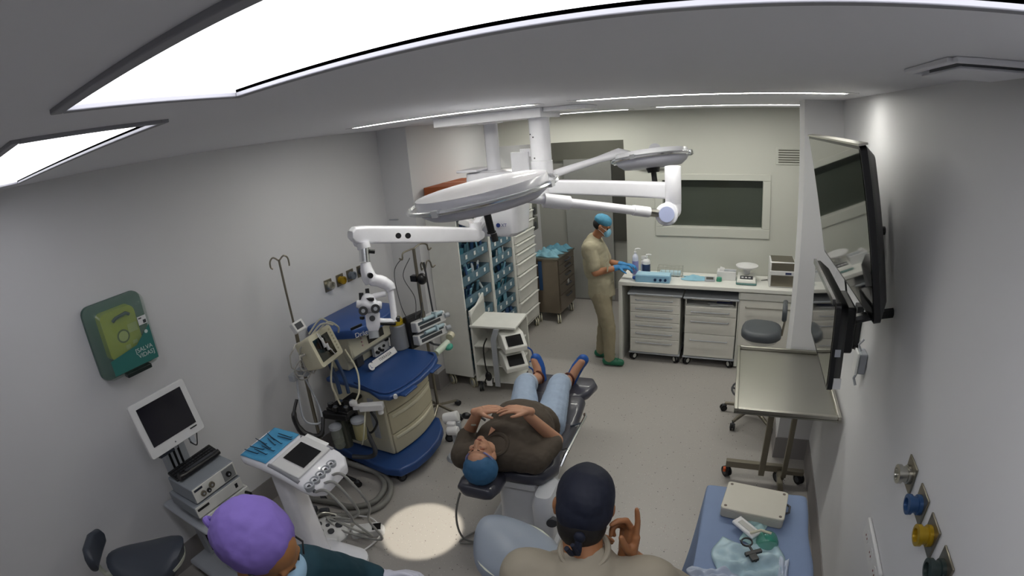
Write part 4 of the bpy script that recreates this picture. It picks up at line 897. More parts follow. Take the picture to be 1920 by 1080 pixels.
def pump(label, z, y0):
    t = thing('syringe_pump', label, 'pump', M=facing((-2.44, 3.33 + y0, z), PI / 2 - .25, -.15, 0) , group='syringe pumps stacked on the infusion stand')
    m = MB(); m.bb(-.17, .17, -.01, .12, -.05, .045); m.build('casing', WHITE, t, bevel=.01)
    m = MB(); m.bb(-.14, .10, -.013, -.009, -.028, .0); m.build('display', DGREY, t); m = MB(); m.bb(-.15, .13, -.012, -.009, .01, .035); m.build('key_row', mat('key_row', '46545c', .5), t)
    m = MB(); m.cyl((-.10, -.03, .048), (.12, -.03, .048), .016, n=14).box((.03, -.03, .05), (.02, .05, .05)); m.build('syringe', mat('pale_syringe', 'a9c0c9', .3), t)
    m = MB(); m.cyl((.15, -.02, 0), (.19, -.03, 0), .022, n=14); m.build('plunger', LGREY, t)
    return t
pump('upper white syringe pump on the infusion stand', .965, 0)
pump('lower white syringe pump on the infusion stand', .845, .0)
m = MB(); m.box((-2.56, 3.26, .9), (.06, .22, .30), rotm(z=-.25)); tag(m.build('pump_rack', BLACK, bevel=.012), 'black dock holding the two syringe pumps', 'dock')
t = thing('breathing_circuit', 'green and cream breathing filter lying below the syringe pumps', 'filter', (-2.36, 3.36, .72), .3)
m = MB(); m.cyl((-.05, -.1, -.02), (.02, .07, .01), .03, n=18); m.build('tube', mat('filter_cream', 'c3cfbf', .4), t); m = MB(); m.sph((.03, .04, -.02), (.04, .05, .03)); m.build('green_cap', mat('filter_green', '3f9a86', .4), t); m = MB(); m.cyl((.02, .13, .03), (.03, .18, .04), .035, n=20); m.build('end_cap', CREAM, t)
m = MB(); m.tube([(-2.53, 3.3, .80), (-2.45, 3.34, .74), (-2.4, 3.38, .72)], .01); tag(m.build('filter_arm', DGREY), 'thin grey arm holding the green breathing filter', 'arm')
WR = mat('wire_grey', '55565a', .5)
hose('thin drip line looping from the infusion hook to the yellow cap', [(-2.55, 3.22, 1.57), (-2.62, 3.16, 1.45), (-2.60, 3.16, 1.15), (-2.55, 3.2, .95), (-2.5, 3.2, .8)], .004, WR, 6)
hose('thin drip line falling from the hook to the syringe pumps', [(-2.52, 3.27, 1.55), (-2.58, 3.22, 1.4), (-2.52, 3.26, 1.2), (-2.53, 3.24, 1.02)], .004, WR, 6)
hose('thin line curving out toward the yellow cap of the canister', [(-2.48, 3.3, 1.15), (-2.5, 3.26, 1.0), (-2.56, 3.2, .96), (-2.63, 3.14, 1.04)], .004, WR, 6)
# small breathing mask holder at the right of the anaesthesia machine
t = thing('vacuum_head', 'white twin-cylinder holder on a grey stem between the machine and the patient', 'holder', (-2.0, 2.80, 0), .3)
m = MB(); m.cyl((-.07, .03, .36), (.05, .03, .39), .045, n=20).cyl((-.03, -.05, .30), (.06, -.06, .31), .036, n=20).box((.0, .0, .33), (.07, .10, .07)); m.build('cylinders', WHITE, t, bevel=.008)
m = MB(); m.tube([(0, 0, .32), (0, .0, .15), (.01, .01, .02)], .016).box((.04, .01, .20), (.05, .04, .30)).cyl((0, 0, .001), (0, 0, .025), .09, .075); m.build('stem', LGREY, t)
m = MB(); m.sph((.11, .05, .38), (.04, .028, .028)); m.tube([(.13, .06, .38), (.19, .08, .37), (.26, .06, .33)], .010, smooth=4); m.build('connector', BLACK, t)

# ------------------------------------------------------------------ endoscopy tower
t = thing('equipment_cart', 'grey endoscopy cart with slotted metal column against the left wall', 'cart', (-2.78, 1.08, 0))
m = MB(); m.bb(-.25, .27, -.20, .20, .565, .59); m.build('shelf', LGREY, t, bevel=.02, seg=3)
m = MB()
m.bb(-.20, -.12, -.09, .06, .12, 1.15); m.mi = 1
for y in (-.07, -.035, .0): m.bb(-.1199, -.1185, y, y + .016, .14, 1.12)
m.build('column', [LGREY, BLACK], t, bevel=.003)
m = MB(); m.bb(.07, .18, -.10, .10, .10, .564); m.mi = 1
for y in (-.06, -.03, .0): m.bb(.18, .1812, y, y + .014, .12, .55)
m.build('front_post', [LGREY, BLACK], t, bevel=.003)
m = MB(); m.bb(-.24, .24, -.22, .20, .07, .11); m.build('base', LGREY, t, bevel=.02)
for x in (-.2, .2):
    for y in (-.18, .16): caster(t, x, y, .07, .032, BLACK, 1)
DV = mat('device_grey', 'a7acb0', .45); DVT = mat('device_top', '8d9399', .45)
t = thing('endoscopy_console', 'grey camera console with dark round dials, upper of the two on the cart', 'console', (-2.70, 1.09, .745), .03)
m = MB(); m.bb(-.13, .13, -.165, .165, .001, .105); m.build('case', DVT, t, bevel=.006)
m = MB(); m.bb(.13, .136, -.16, .16, .006, .10); fr = m.build('front_panel', LAM, t, bevel=.002)
m = MB(); m.bb(.1362, .1375, -.15, -.09, .078, .092); m.build('blue_bar', mat('bar_blue', '28303f', .4), fr)
for y, z, r_, mt in ((-.10, .045, .018, DSTEEL), (-.06, .04, .014, BLACK), (-.03, .06, .019, DSTEEL), (.10, .05, .018, BLACK)):
    m = MB(); m.cyl((.1365, y, z), (.148, y, z), r_, n=18); m.mi = 1; m.cyl((.1481, y, z), (.150, y, z), r_ * .35, n=12); m.build('dial', [mt, LGREY], fr)
m = MB(); m.bb(.1362, .1372, .06, .15, .012, .092); m.build('grey_inset', mat('inset_grey', '8a8c8c', .5), fr)
t = thing('endoscopy_console', 'flat grey light-source console below the one with dials', 'console', (-2.71, 1.08, .655), .0)
m = MB(); m.bb(-.15, .15, -.18, .18, .001, .085); m.build('case', DVT, t, bevel=.006)
m = MB(); m.bb(.15, .156, -.175, .175, .006, .08); fr = m.build('front_panel', LAM, t, bevel=.002)
m = MB(); m.bb(.1562, .1575, -.165, -.08, .05, .066).bb(.1562, .1575, .12, .14, .03, .06); m.build('dark_marks', BLACK, fr)
t = thing('endoscopy_console', 'thin lowest grey console resting directly on the cart shelf', 'console', (-2.70, 1.09, .591))
m = MB(); m.bb(-.13, .15, -.15, .19, .0, .06); m.build('case', LAM, t, bevel=.005); m = MB(); m.tube([(.15, .16, .03), (.19, .17, .03), (.2, .16, -.02)], .01); m.build('connector', BLACK, t)
def keyboard(label, x, y, z, rz, tilt):
    t = thing('keyboard', label, 'keyboard', (x, y, z), rz, 'black keyboards on the console')
    m = MB(); m.box((0, 0, .012), (.34, .10, .018), rotm(x=tilt)); b = m.build('body', BLACK, t, bevel=.006)
    m = MB()
    for i in range(14):
        for j in range(4): m.box((-.15 + i * .0225, -.034 + j * .022, .023 + tilt * (-.034 + j * .022)), (.017, .016, .005))
    m.build('keys', mat('key_black', '2a2b2f', .5), b)
keyboard('rear black keyboard lying on the upper console', -2.775, 1.10, .855, PI / 2 + .06, .25)
t = thing('remote_handset', 'long black handset in front of the keyboard on the console', 'handset', (-2.70, 1.10, .853), PI / 2 + .02)
m = MB(); m.tube([(-.155, 0, .028), (-.12, 0, .022), (.12, 0, .022), (.155, 0, .026)], [.024, .02, .02, .018], n=12); m.build('body', BLACK, t); m = MB(); m.bb(-.1, .11, -.012, .012, .041, .045); m.build('keys', DGREY, t)
EM = facing((-2.764, 1.044, 1.213), 1.605, -.226)
t = thing('monitor', 'white-framed square monitor with dark screen on top of the endoscopy cart', 'monitor', M=EM)
m = MB(); m.loft([[R @ Vector((p[0] * k, p[1] * k, z)) for p in rrect(.39, .33, .015)] for k, z in ((1, 0), (1, .025), (.85, .06))]); m.build('casing', WHITE, t, bevel=.003)
m = MB(); m.bb(-.155, .155, -.003, .002, -.105, .13); m.build('screen', mat('violet_black', '110f1c', .12, var=0), t)
m = MB(); m.bb(.10, .15, -.0035, -.001, -.125, -.118); m.mi = 1; m.cyl((-.02, -.001, -.14), (-.02, -.003, -.14), .005, n=10); m.build('mark', [BLACK, GREY], t)
m = MB(); m.bb(-.14, -.04, .015, .05, -.185, -.166); m.build('connector_box', mat('box_navy', '1c2330', .5), t)
m = MB(); m.tube([(0, .05, -.05), (0, .10, -.12), (0, .13, -.2)], .03).box((.09, .02, -.18), (.03, .03, .06)); m.build('neck', LGREY, t)
hose('thin black cable under the white monitor', [(-2.70, 1.10, 1.04), (-2.72, 1.14, .99), (-2.74, 1.17, 1.03), (-2.76, 1.19, 1.06)], .004, BLACK, 6, 'cable')

# ------------------------------------------------------------------ dental unit cart with screen
CM = Matrix.Translation((-2.16, 1.43, .86)) @ Matrix.Rotation(.12, 4, 'Z')
t = thing('dental_unit', 'white dental unit on a pedestal with a dark touch screen and hose holders', 'dental unit', M=CM)
def console(x0, x1, w0, w1, n=14):
    secs = []
    for i in range(n + 1):
        s_ = i / n; x = x0 + (x1 - x0) * s_; w_ = w0 + (w1 - w0) * s_
        z = .07 - .02 * (1 - s_) ** 2 - .13 * s_ ** 2
        k = math.sqrt(max(0, 1 - max(0, (s_ - .8) / .2) ** 2)) * .35 + .65 if s_ > .8 else 1
        k *= (math.sqrt(max(0, 1 - ((.1 - s_) / .1) ** 2)) * .12 + .88) if s_ < .1 else 1
        secs.append([(x, p[0] * 1, z + p[1]) for p in [(q[0] * k, q[1]) for q in rrect(w_, .06, .028, 4)]])
    return secs
m = MB(); m.loft(console(-.30, .27, .33, .37)); m.build('console', LAMPW, t, angle=60)
m = MB()
def surf(s_): return -.30 + .57 * s_, .07 - .02 * (1 - s_) ** 2 - .13 * s_ ** 2 + .031
x1_, z1_ = surf(.62); sl = Matrix.Rotation(math.atan(.26 * .58 / .57 * 1.0), 4, 'Y')
m.box((x1_, 0, z1_ + .004), (.20, .30, .012), sl); m.build('raised_panel', WHITE, t, bevel=.006)
m = MB(); m.box((x1_ + .005, .01, z1_ + .012), (.145, .165, .004), sl); m.build('screen', SCREEN, t)
m = MB(); m.box((x1_ - .01, .165, z1_ + .006), (.16, .035, .01), sl); m.build('grip_bar', mat('bright_white', 'f2f2f2', .3), t, bevel=.006)
for k in range(5):
    x, z = surf(.90); y = -.15 + .052 * k
    o = MB(); o.lathe([(.026, -.02), (.030, .012), (.022, .014), (.018, -.0)], c=(x, y, z - .003), n=20); b = o.build('hose_holder', LGREY, t)
    o = MB(); o.cyl((x - .01, y, z), (x + .03, y, z - .03), .011, n=12); o.build('nozzle', DGREY, b)
m = MB(); m.loft([[(p[0] - .10, p[1] - .02, z) for p in rrect(w_, d_, .04)] for w_, d_, z in ((.14, .16, .02), (.14, .15, -.3), (.16, .17, -.76))]); m.build('pedestal', LAMPW, t)
m = MB(); m.loft([[(p[0] - .02, p[1] - .02, z) for p in rrect(w_, d_, .1)] for w_, d_, z in ((.50, .36, -.83), (.50, .36, -.80), (.40, .28, -.765))]); m.build('base', LAMPW, t)
for x, y in ((-.2, -.14), (-.2, .1), (.16, -.14), (.16, .1)): 
    m = MB(); m.cyl((x, y - .01, -.84), (x, y + .01, -.84), .02, n=14); m.build('wheel', RUBBER, t)
for sy in (-1, 1):
    m = MB(); m.tube([Vector((surf(s_)[0], sy * (.135 + .035 * s_), surf(s_)[1] - .003)) for s_ in (.42, .55, .68, .80)], .011, n=10); m.build('side_groove', mat('groove_grey', '8f9096', .4), t)
# cloth and instruments on it
def onc(s_, y): x, z = surf(s_); return CM @ Vector((x, y, z))
m = MB(); m.grid(lambda u, v: onc(.03 + .36 * u, -.155 + .31 * v) + Vector((0, 0, .004 + .002 * math.sin(9 * u + 7 * v))), 14, 14); tag(m.build('tray_cloth', mat('tray_blue', '4b9cc9', .7, var=.08, scale=30), solid=.002), 'bright blue cloth on the flat half of the dental unit', 'cloth')
rr = random.Random(21)
for k in range(11):
    s0, y0 = rr.uniform(.09, .30), -.11 + .021 * k; a = rr.uniform(-.5, .5)
    p = onc(s0, y0) + Vector((0, 0, .012)); d = Vector((math.cos(a), math.sin(a) * .6, -.05))
    o = MB(); o.tube([p - d * .055, p, p + d * .05, p + d * .06 + Vector((0, .006, .004))], [.0025, .0035, .003, .0015], n=6); tag(o.build('dental_instrument', mat('instr_dark', '2c4a66', .3, .6)), 'thin dark metal instrument lying on the bright blue cloth', 'instrument', 'instruments on the blue cloth')
for k, (y0, tx, ty, lb) in enumerate(((-.15, .10, -.25, 'first'), (-.075, .06, -.28, 'second'), (.0, .14, -.20, 'third'))):
    a = onc(.93, y0) + Vector((.02, 0, -.02)); 
    hose(['grey handpiece hose hanging nearest the purple-capped woman', 'grey handpiece hose hanging in the middle of the unit', 'grey handpiece hose swinging out to the foot pedal'][k], [a, a + Vector((.08, .02, .01)), a + Vector((.10 + tx * .3, .08, -.22)), Vector((-2.2 + .1 * k, 1.60 + .05 * k, .25)), Vector((-2.12 + .08 * k, 1.72, .07)), Vector((-2.30, 1.80 - .06 * k, .05)), Vector((-2.44, 1.70, .10))], .008, mat('hose_light', '9a9a96', .5))
# foot pedal
t = thing('foot_pedal', 'white foot control with round dark buttons on the floor by the dental unit', 'pedal', (-2.40, 1.66, 0), -.5)
m = MB(); m.lathe([(.001, .001), (.15, .001), (.155, .02), (.13, .05), (.09, .065), (.001, .07)], n=36); m.build('body', WHITE, t)
for x, y, r_ in ((-.06, .06, .022), (.04, .07, .026), (.07, -.0, .024), (-.05, -.05, .022), (.03, -.06, .018), (-.0, .0, .016)):
    m = MB(); m.cyl((x, y, .055), (x, y, .075), r_, n=16); m.build('button', DGREY, t)
m = MB(); m.tube([(-.12, -.1, .03), (-.13, .0, .09), (-.10, .11, .03)], .009, smooth=5); m.build('carry_handle', STEEL, t)
t = thing('foot_pedal', 'small white rocker foot switch right of the round foot control', 'pedal', (-2.14, 1.78, 0), .6)
m = MB(); m.loft([[(p[0], p[1], z) for p in rrect(w_, .09, .03)] for w_, z in ((.24, .001), (.24, .03), (.20, .055))]); m.build('body', WHITE, t); m = MB(); m.bb(.04, .10, -.03, .03, .045, .06); m.build('tread', BLACK, t)
hose('thin white cable looping on the floor around the foot control', [(-2.5, 1.62, .02), (-2.3, 1.50, .02), (-2.14, 1.50, .02), (-2.05, 1.62, .02), (-2.04, 1.8, .02), (-2.2, 1.9, .02), (-2.4, 1.84, .02)], .006, WHITE, 8, 'cable')
hose('thin grey cable wandering across the floor left of the pedal', [(-2.62, 1.66, .02), (-2.66, 1.76, .02), (-2.58, 1.82, .02), (-2.5, 1.78, .03), (-2.45, 1.7, .07)], .006, HS, 8, 'cable')
m = MB(); m.box((-2.64, 1.72, .05), (.10, .08, .08), rotm(z=.4)).cyl((-2.58, 1.76, .05), (-2.52, 1.8, .05), .025); tag(m.build('plug_cluster', DGREY, bevel=.01), 'dark cluster of plugs on the floor by the foot control', 'plug')
hose('thin grey cable trailing under the headrest', [(-1.33, 1.95, .7), (-1.45, 1.92, .35), (-1.46, 1.95, .08), (-1.35, 2.02, .015), (-1.28, 2.1, .015), (-1.38, 2.0, .015), (-1.5, 1.96, .015), (-1.44, 2.1, .015)], .007, HS, 8, 'cable')
# ------------------------------------------------------------------ dental chair
UP = mat('chair_vinyl', '3d3e49', .32, var=.05, coat=.2)
CHW = mat('chair_white', 'd2d4d8', .35)
t = thing('dental_chair', 'reclined dark grey dental chair with white base under the lying patient', 'dental chair', (-1.12, 2.25, 0), .06)
OLD = Matrix.Translation((-1.12, 2.25, 0)) @ Matrix.Rotation(.06, 4, 'Z')
NEW = Matrix.Translation((0, 0, 2.5)) @ Matrix.Scale(1.09, 4) @ Matrix.Translation((0, 0, -2.5)) @ OLD
t.matrix_world = NEW; BASEM = NEW.inverted() @ OLD
def cushion(secs, mt, nm, par):
    """secs: (y, centre x, half width, z top, thickness)"""
    m = MB(); S_ = []
    for y, cx, hw, zt, th in secs:
        S_.append([(cx + p[0], y, zt - th / 2 + p[1]) for p in rrect(hw * 2, th, min(th * .48, hw * .5), 5)])
    m.loft(S_); return m.build(nm, mt, par, angle=70)
cushion([(-.60, -.03, .07, .835, .05), (-.58, -.035, .10, .85, .08), (-.50, -.045, .115, .83, .085), (-.42, -.045, .11, .82, .08), (-.39, -.04, .09, .80, .05)], UP, 'headrest', t)
cushion([(-.38, 0, .18, .79, .05), (-.35, 0, .25, .80, .08), (-.24, 0, .30, .80, .10), (-.10, 0, .27, .78, .10), (.12, 0, .27, .74, .10), (.26, 0, .27, .72, .09)], UP, 'backrest', t)
cushion([(.24, .0, .26, .71, .09), (.40, 0, .255, .73, .10), (.52, .02, .24, .77, .09), (.56, .03, .20, .76, .06)], UP, 'seat', t)
cushion([(.50, .02, .17, .76, .06), (.60, .03, .24, .775, .07), (.72, .05, .25, .775, .07), (.80, .06, .20, .765, .05)], UP, 'leg_rest', t)
cushion([(-.36, 0, .2, .72, .04), (-.2, 0, .25, .72, .06), (.2, 0, .22, .64, .06), (.5, 0, .18, .66, .05)], CHW, 'undershell', t)
m = MB(); m.tube([(.0, -.28, .72), (-.01, -.4, .74), (-.03, -.5, .76)], .018); m.build('headrest_bar', STEEL, t)
m = MB(BASEM); m.loft([[(.02 + p[0], y0 + p[1], z) for p in rrect(w_, d_, .05)] for w_, d_, y0, z in ((.30, .46, -.02, .09), (.26, .40, .0, .30), (.32, .46, .10, .53))]); m.build('lift_column', CHW, t)
m = MB(BASEM); m.loft([[(-.02 + p[0], .07 + p[1], z) for p in rrect(w_, d_, .10)] for w_, d_, z in ((.50, .84, .001), (.50, .84, .05), (.44, .78, .085))]); bs = m.build('base_plate', CHW, t)
m = MB(BASEM); m.tube([(-.1 + .055 * math.cos(a), -.22 + .055 * math.sin(a), .088) for a in [PI + PI * i / 10 for i in range(11)]], .004, n=6); m.build('pedal_mark', GREY, bs)
m = MB(BASEM); m.tube([(-.16, -.14, .09), (-.15, -.11, .11), (-.02, -.13, .11), (-.01, -.17, .09)], .006); m.build('foot_lever', DGREY, bs)
m = MB(BASEM); m.loft([[(.20 + p[0] * k, -.18 + p[1] * k * 1.2, z) for p in rrect(.12, .20, .04)] for z, k in ((.18, .7), (.32, 1), (.50, 1.05), (.56, .8))]); sb = m.build('side_cover', CHW, t)
m = MB(BASEM); m.cyl((.255, -.27, .40), (.262, -.30, .40), .032, n=20); m.build('vent', DGREY, sb)
m = MB(); m.tube([(.30, .34, .755), (.315, .30, .765), (.30, -.12, .765), (.285, -.16, .72)], .011); m.tube([(.305, .22, .765), (.24, .22, .73)], .008).tube([(.30, -.05, .765), (.24, -.06, .74)], .008); m.build('side_rail', CHROME, t)

# ------------------------------------------------------------------ saddle stools
SV = mat('saddle_vinyl', '98a2b0', .35, var=.04)
SV2 = mat('saddle_vinyl_dark', '3c424d', .4, var=.04)
def saddle(label, loc, rz, vm, back, h=.60, w_=.40, l_=.42):
    t = thing('saddle_stool', label, 'stool', loc, rz, 'saddle stools')
    def fn(u, v):
        a = 2 * PI * u; r = v
        cx, cy = math.cos(a), math.sin(a)
        wid = .5 * w_ * (1.0 if cy < 0 else 1 - .28 * cy ** 2) * (1 + .0 * cx)
        x = cx * wid * r; y = cy * .5 * l_ * r
        z = h + .065 * (abs(x) / (.5 * w_)) ** 2 * -1.1 + .05 * (max(0, -y) / (.5 * l_)) ** 2 + .035 * (max(0, y) / (.5 * l_)) ** 2 - .06 * max(0, r - .75) ** 2 * 16 * .35
        return (x, y, z)
    m = MB(); top = [[m.v(fn(i / 36, j / 10)) for i in range(36)] for j in range(1, 11)]; c0 = m.v(fn(0, 0))
    for i in range(36): m.f([c0, top[0][i], top[0][(i + 1) % 36]])
    for a, b in zip(top, top[1:]):
        for i in range(36): m.f([a[i], b[i], b[(i + 1) % 36], a[(i + 1) % 36]])
    low = [m.v((Vector(fn(i / 36, 1.0)) * .9 + Vector((0, 0, h * .1 - .075)))) for i in range(36)]
    for i in range(36): m.f([top[-1][i], low[i], low[(i + 1) % 36], top[-1][(i + 1) % 36]])
    m.f(low[::-1]); m.build('seat', vm, t, angle=75)
    m = MB(); m.loft([[(p[0], p[1] - .01, z) for p in ellr((0, 0), a, b, 28)] for a, b, z in ((.12, .13, h - .12), (w_ * .44, l_ * .46, h - .085), (w_ * .46, l_ * .48, h - .06))]); m.build('seat_shell', mat('shell_cream', 'c9cdbf', .45), t)
    m = MB(); m.cyl((0, 0, .10), (0, 0, h - .1), .026, n=18).cyl((0, 0, .09), (0, 0, .3), .035, n=18); m.build('gas_column', CHROME, t)
    for k in range(5):
        a = k * 2 * PI / 5 + .3
        m = MB(); m.tube([(0, 0, .105), (.14 * math.cos(a), .14 * math.sin(a), .09), (.25 * math.cos(a), .25 * math.sin(a), .065)], [.028, .02, .016], n=10); m.build('star_leg', DSTEEL, t)
        caster(t, .25 * math.cos(a), .25 * math.sin(a), .06, .026, BLACK, a + .8, .015)
    if back:
        m = MB(); m.tube([(0, -l_ * .30, h - .1), (0, -l_ * .62, h - .08), (0, -l_ * .66, h + .08)], .014, smooth=4); m.build('back_bar', mat('shell_cream', ''), t)
        m = MB(); m.loft([[(x, -l_ * .62 - .0 + p[0] + .10 * (x / .14) ** 2 * .35, h + .10 + p[1]) for p in rrect(.05, hh, .024)] for x, hh in ((-.13, .05), (-.12, .11), (-.06, .15), (.06, .15), (.12, .11), (.13, .05))]); m.build('backrest', vm, t, angle=70)
    return t
saddle('blue-grey saddle stool in front of the navy-capped man at the headrest', (-.90, 1.60, 0), 1.15, SV, False, .60, .42, .46)
saddle('dark saddle stool with small backrest by the left wall at the bottom', (-2.69, .56, 0), -.65, SV2, True, .60, .42, .48)
# task stool at the back by the counter
t = thing('task_stool', 'grey padded task stool with backrest between the counter and the steel table', 'stool', (.27, 4.0, 0), -.1)
m = MB(); m.loft([[(p[0] * k, p[1] * k, z) for p in rrect(.33, .36, .13)] for z, k in ((.80, .9), (.815, 1), (.85, 1.0), (.872, .93), (.878, .8))]); m.build('seat', mat('stool_grey', '4b5055', .45), t, angle=70)
m = MB(); m.loft([[(p[0], p[1], z) for p in rrect(w_, w_, w_ * .4)] for w_, z in ((.12, .72), (.27, .77), (.29, .80))]); m.build('seat_pan', LAM, t)
m = MB(); m.cyl((0, 0, .10), (0, 0, .73), .022, n=16); m.build('gas_column', CHROME, t)
m = MB(); m.tube([(.20 * math.cos(a), .20 * math.sin(a), .28) for a in [2 * PI * i / 24 for i in range(24)]], .009, closed=True).tube([(.2, 0, .28), (0, 0, .25), (-.2, 0, .28)], .008); m.build('foot_ring', DGREY, t)
m = MB(); m.tube([(.05, .05, .76), (.17, .1, .78), (.185, .13, .92), (.185, .12, 1.0)], .010); m.build('back_bar', DSTEEL, t)
m = MB(); m.loft([[(.175 + p[0], .12 + y, .99 + p[1]) for p in rrect(.04, hh, .018)] for y, hh in ((-.12, .05), (-.10, .12), (.10, .12), (.12, .05))]); m.build('backrest', mat('stool_grey', ''), t, angle=70)
for k in range(5):
    a = k * 2 * PI / 5 - 2.15
    m = MB(); m.tube([(0, 0, .11), (.14 * math.cos(a), .14 * math.sin(a), .10), (.26 * math.cos(a), .26 * math.sin(a), .075)], [.024, .018, .014], n=10); m.build('star_leg', DSTEEL, t)
    caster(t, .26 * math.cos(a), .26 * math.sin(a), .07, .030, BLACK, a + .7, .015)

# ------------------------------------------------------------------ stainless instrument table
t = thing('instrument_table', 'empty stainless steel instrument table on casters beside the right wall', 'table', (0, 0, 0))
m = MB(); x0, x1, y0, y1 = .07, .690, 2.57, 3.448
m.bb(x0, x1, y0, y1, .915, .925); m.build('tray', mat('satin_steel', 'a5a49c', .33, .95, var=.04, scale=4), t)
m = MB(); m.bb(x0, x0 + .022, y0, y1, .9255, .95).bb(x1 - .022, x1, y0, y1, .9255, .95).bb(x0 + .0222, x1 - .0222, y0, y0 + .022, .9255, .95).bb(x0 + .0222, x1 - .0222, y1 - .022, y1, .9255, .95); m.build('rim', STEEL, t, bevel=.004)
m = MB(); m.box((.34, 3.05, .52), (.042, .042, .78)); m.build('post', DSTEEL, t, bevel=.004)
m = MB(); m.box((.50, 3.05, .52), (.036, .036, .78)); m.build('post', DSTEEL, t, bevel=.004)
m = MB(); m.bb(.08, .52, 3.13, 3.17, .10, .155); m.build('base_bar', DSTEEL, t, bevel=.004)
m = MB(); m.bb(.46, .50, 2.70, 3.13, .085, .125); m.build('base_bar', DSTEEL, t, bevel=.004)
m = MB(); m.bb(.50, .66, 3.13, 3.17, .085, .125); m.build('base_bar', DSTEEL, t, bevel=.004)
for x, y in ((.10, 3.15), (.49, 3.15), (.645, 3.15), (.48, 2.72)): caster(t, x, y, .09, .042, DGREY, 2.2, .012)
m = MB(); m.box((.075, 3.14, .07), (.02, .03, .03)); m.build('brake_tab', mat('orange_tab', 'c2501c', .5), t, bevel=.003)

# ------------------------------------------------------------------ draped side table
BT = mat('blue_drape', '8092b2', .85, var=.05, scale=14, bump=.15)
t = thing('side_table', 'narrow side table covered by a blue drape, bottom right', 'table', (.205, 1.42, 0))
for x in (-.2, .2):
    for y in (-.45, .48): m = MB(); m.cyl((x, y, .01), (x, y, .86), .014, n=12); m.build('leg', DSTEEL, t)
m = MB(); m.bb(-.215, .215, -.49, .50, .86, .888); m.build('top', STEEL, t, bevel=.004)
def drp(u, v):
    # u across (left hang -> top -> right hang), v along
    L_ = .62 * (1 - .0 * v); s_ = -L_ + (L_ + .46 + .20) * u; y = 1.42 + -.52 + 1.035 * v
    wv = .010 * math.sin(11 * v + 2) + .006 * math.sin(23 * v)
    if s_ < 0: return (-.022 - .06 * (-s_) - .02 * math.sin(9 * v) * (-s_) * 2 + wv * (-s_) * 3, y, .897 + s_ * .98)
    if s_ < .46: return (-.022 + s_, y, .897 + .0015 * math.sin(30 * s_) + .001 * math.sin(13 * v * 3))
    return (.440 + .012 + wv * .5, y, .897 - (s_ - .46))
m = MB(); m.grid(drp, 60, 40); o = m.build('table_drape', BT, solid=.003, angle=80, sub=1); tag(o, 'pale blue surgical drape over the narrow side table, hanging to the left', 'drape')
Z = .902
t = thing('grey_box', 'cream grey flat enclosure with four corner screws on the blue drape', 'box', (.20, 1.80, Z), -.13)
m = MB(); m.loft([[(p[0], p[1], z) for p in rrect(.275, .185, .016)] for z in (.001, .042)]); m.build('body', mat('enclosure', 'b3b0a5', .5), t, bevel=.004)
m = MB(); m.loft([[(p[0], p[1], z) for p in rrect(.278, .188, .016)] for z in (.043, .055)]); m.build('lid', mat('enclosure_lid', 'c6c2b4', .5, var=.04), t, bevel=.003)
for x in (-.12, .12):
    for y in (-.075, .075): m = MB(); m.cyl((x, y, .0552), (x, y, .0558), .007, n=14); m.build('screw', mat('screw_brown', '6b5f57', .6), t)
m = MB(); m.tube([(.14, -.02, .03), (.155, -.01, .03), (.155, .03, .03), (.14, .04, .03)], .005); m.build('side_catch', DGREY, t)
crumple('drape_packet', 'pale green fabric strip poking from under the cream box', 'packet', .205, 1.655, Z, .10, .14, .02, mat('pale_green', 'a9c9c9', .8, var=.12, scale=40), 31)
t = thing('sealed_packet', 'small white rectangular packet lying across the green strip', 'packet', (.17, 1.645, Z + .025), -.75)
m = MB(); m.bb(-.062, .062, -.026, .026, 0, .014); m.build('tray', WHITE, t, bevel=.004); m = MB(); m.bb(-.04, .04, -.012, .012, .0142, .016); m.build('window', mat('packet_grey', 'b5b5ae', .3), t)
t = thing('anaesthetic_mask', 'translucent green face mask beside the white packet on the drape', 'mask', (.262, 1.60, Z), .3)
m = MB(); m.lathe([(.045, .001), (.048, .012), (.036, .04), (.014, .055)], n=28); m.build('shell', mat('mask_green', '3f9a80', .15, alpha=.6, var=0), t); m = MB(); m.tube([(.01, .0, .055), (-.03, .02, .06), (-.07, .03, .04)], .006); m.build('strap', CREAM, t)
crumple('crumpled_wrap', 'large crumpled translucent plastic wrap at the bottom of the blue drape', 'wrap', .19, 1.47, Z, .26, .24, .045, mat('wrap_clear', 'a9c3cc', .3, var=.2, scale=30), 41, .9)
crumple('crumpled_wrap', 'white rolled wrap reaching out to the lower left on the blue drape', 'wrap', .06, 1.37, Z + .0, .18, .09, .04, mat('wrap_white', 'b9c3d3', .5, var=.1, scale=30), 43, .6)
crumple('crumpled_wrap', 'narrow pale wrap edge down the right side of the crumpled pile', 'wrap', .325, 1.42, Z, .05, .22, .03, mat('wrap_white', ''), 44, .6)
m = MB(); m.grid(lambda u, v: (.10 + .13 * u, 1.26 + .07 * v, Z + .012 + .004 * math.sin(8 * u)), 8, 6); tag(m.build('royal_blue_cloth', mat('royal_blue', ''), solid=.006), 'strip of royal blue plastic at the very bottom of the drape', 'plastic')
t = thing('clamp_tool', 'small black tool with a ring handle on the crumpled wrap', 'tool', (.20, 1.49, Z + .055), .5)
m = MB(); m.tube([(.0 + .022 * math.cos(a), .055 + .022 * math.sin(a), 0) for a in [2 * PI * i / 18 for i in range(18)]], .004, closed=True, n=6); m.build('ring', BLACK, t)
m = MB(); m.tube([(0, .033, 0), (0, .0, 0), (-.01, -.05, 0)], .005).box((0, -.005, 0), (.07, .016, .012)).box((-.01, -.03, 0), (.03, .03, .012)); m.build('shaft', BLACK, t)
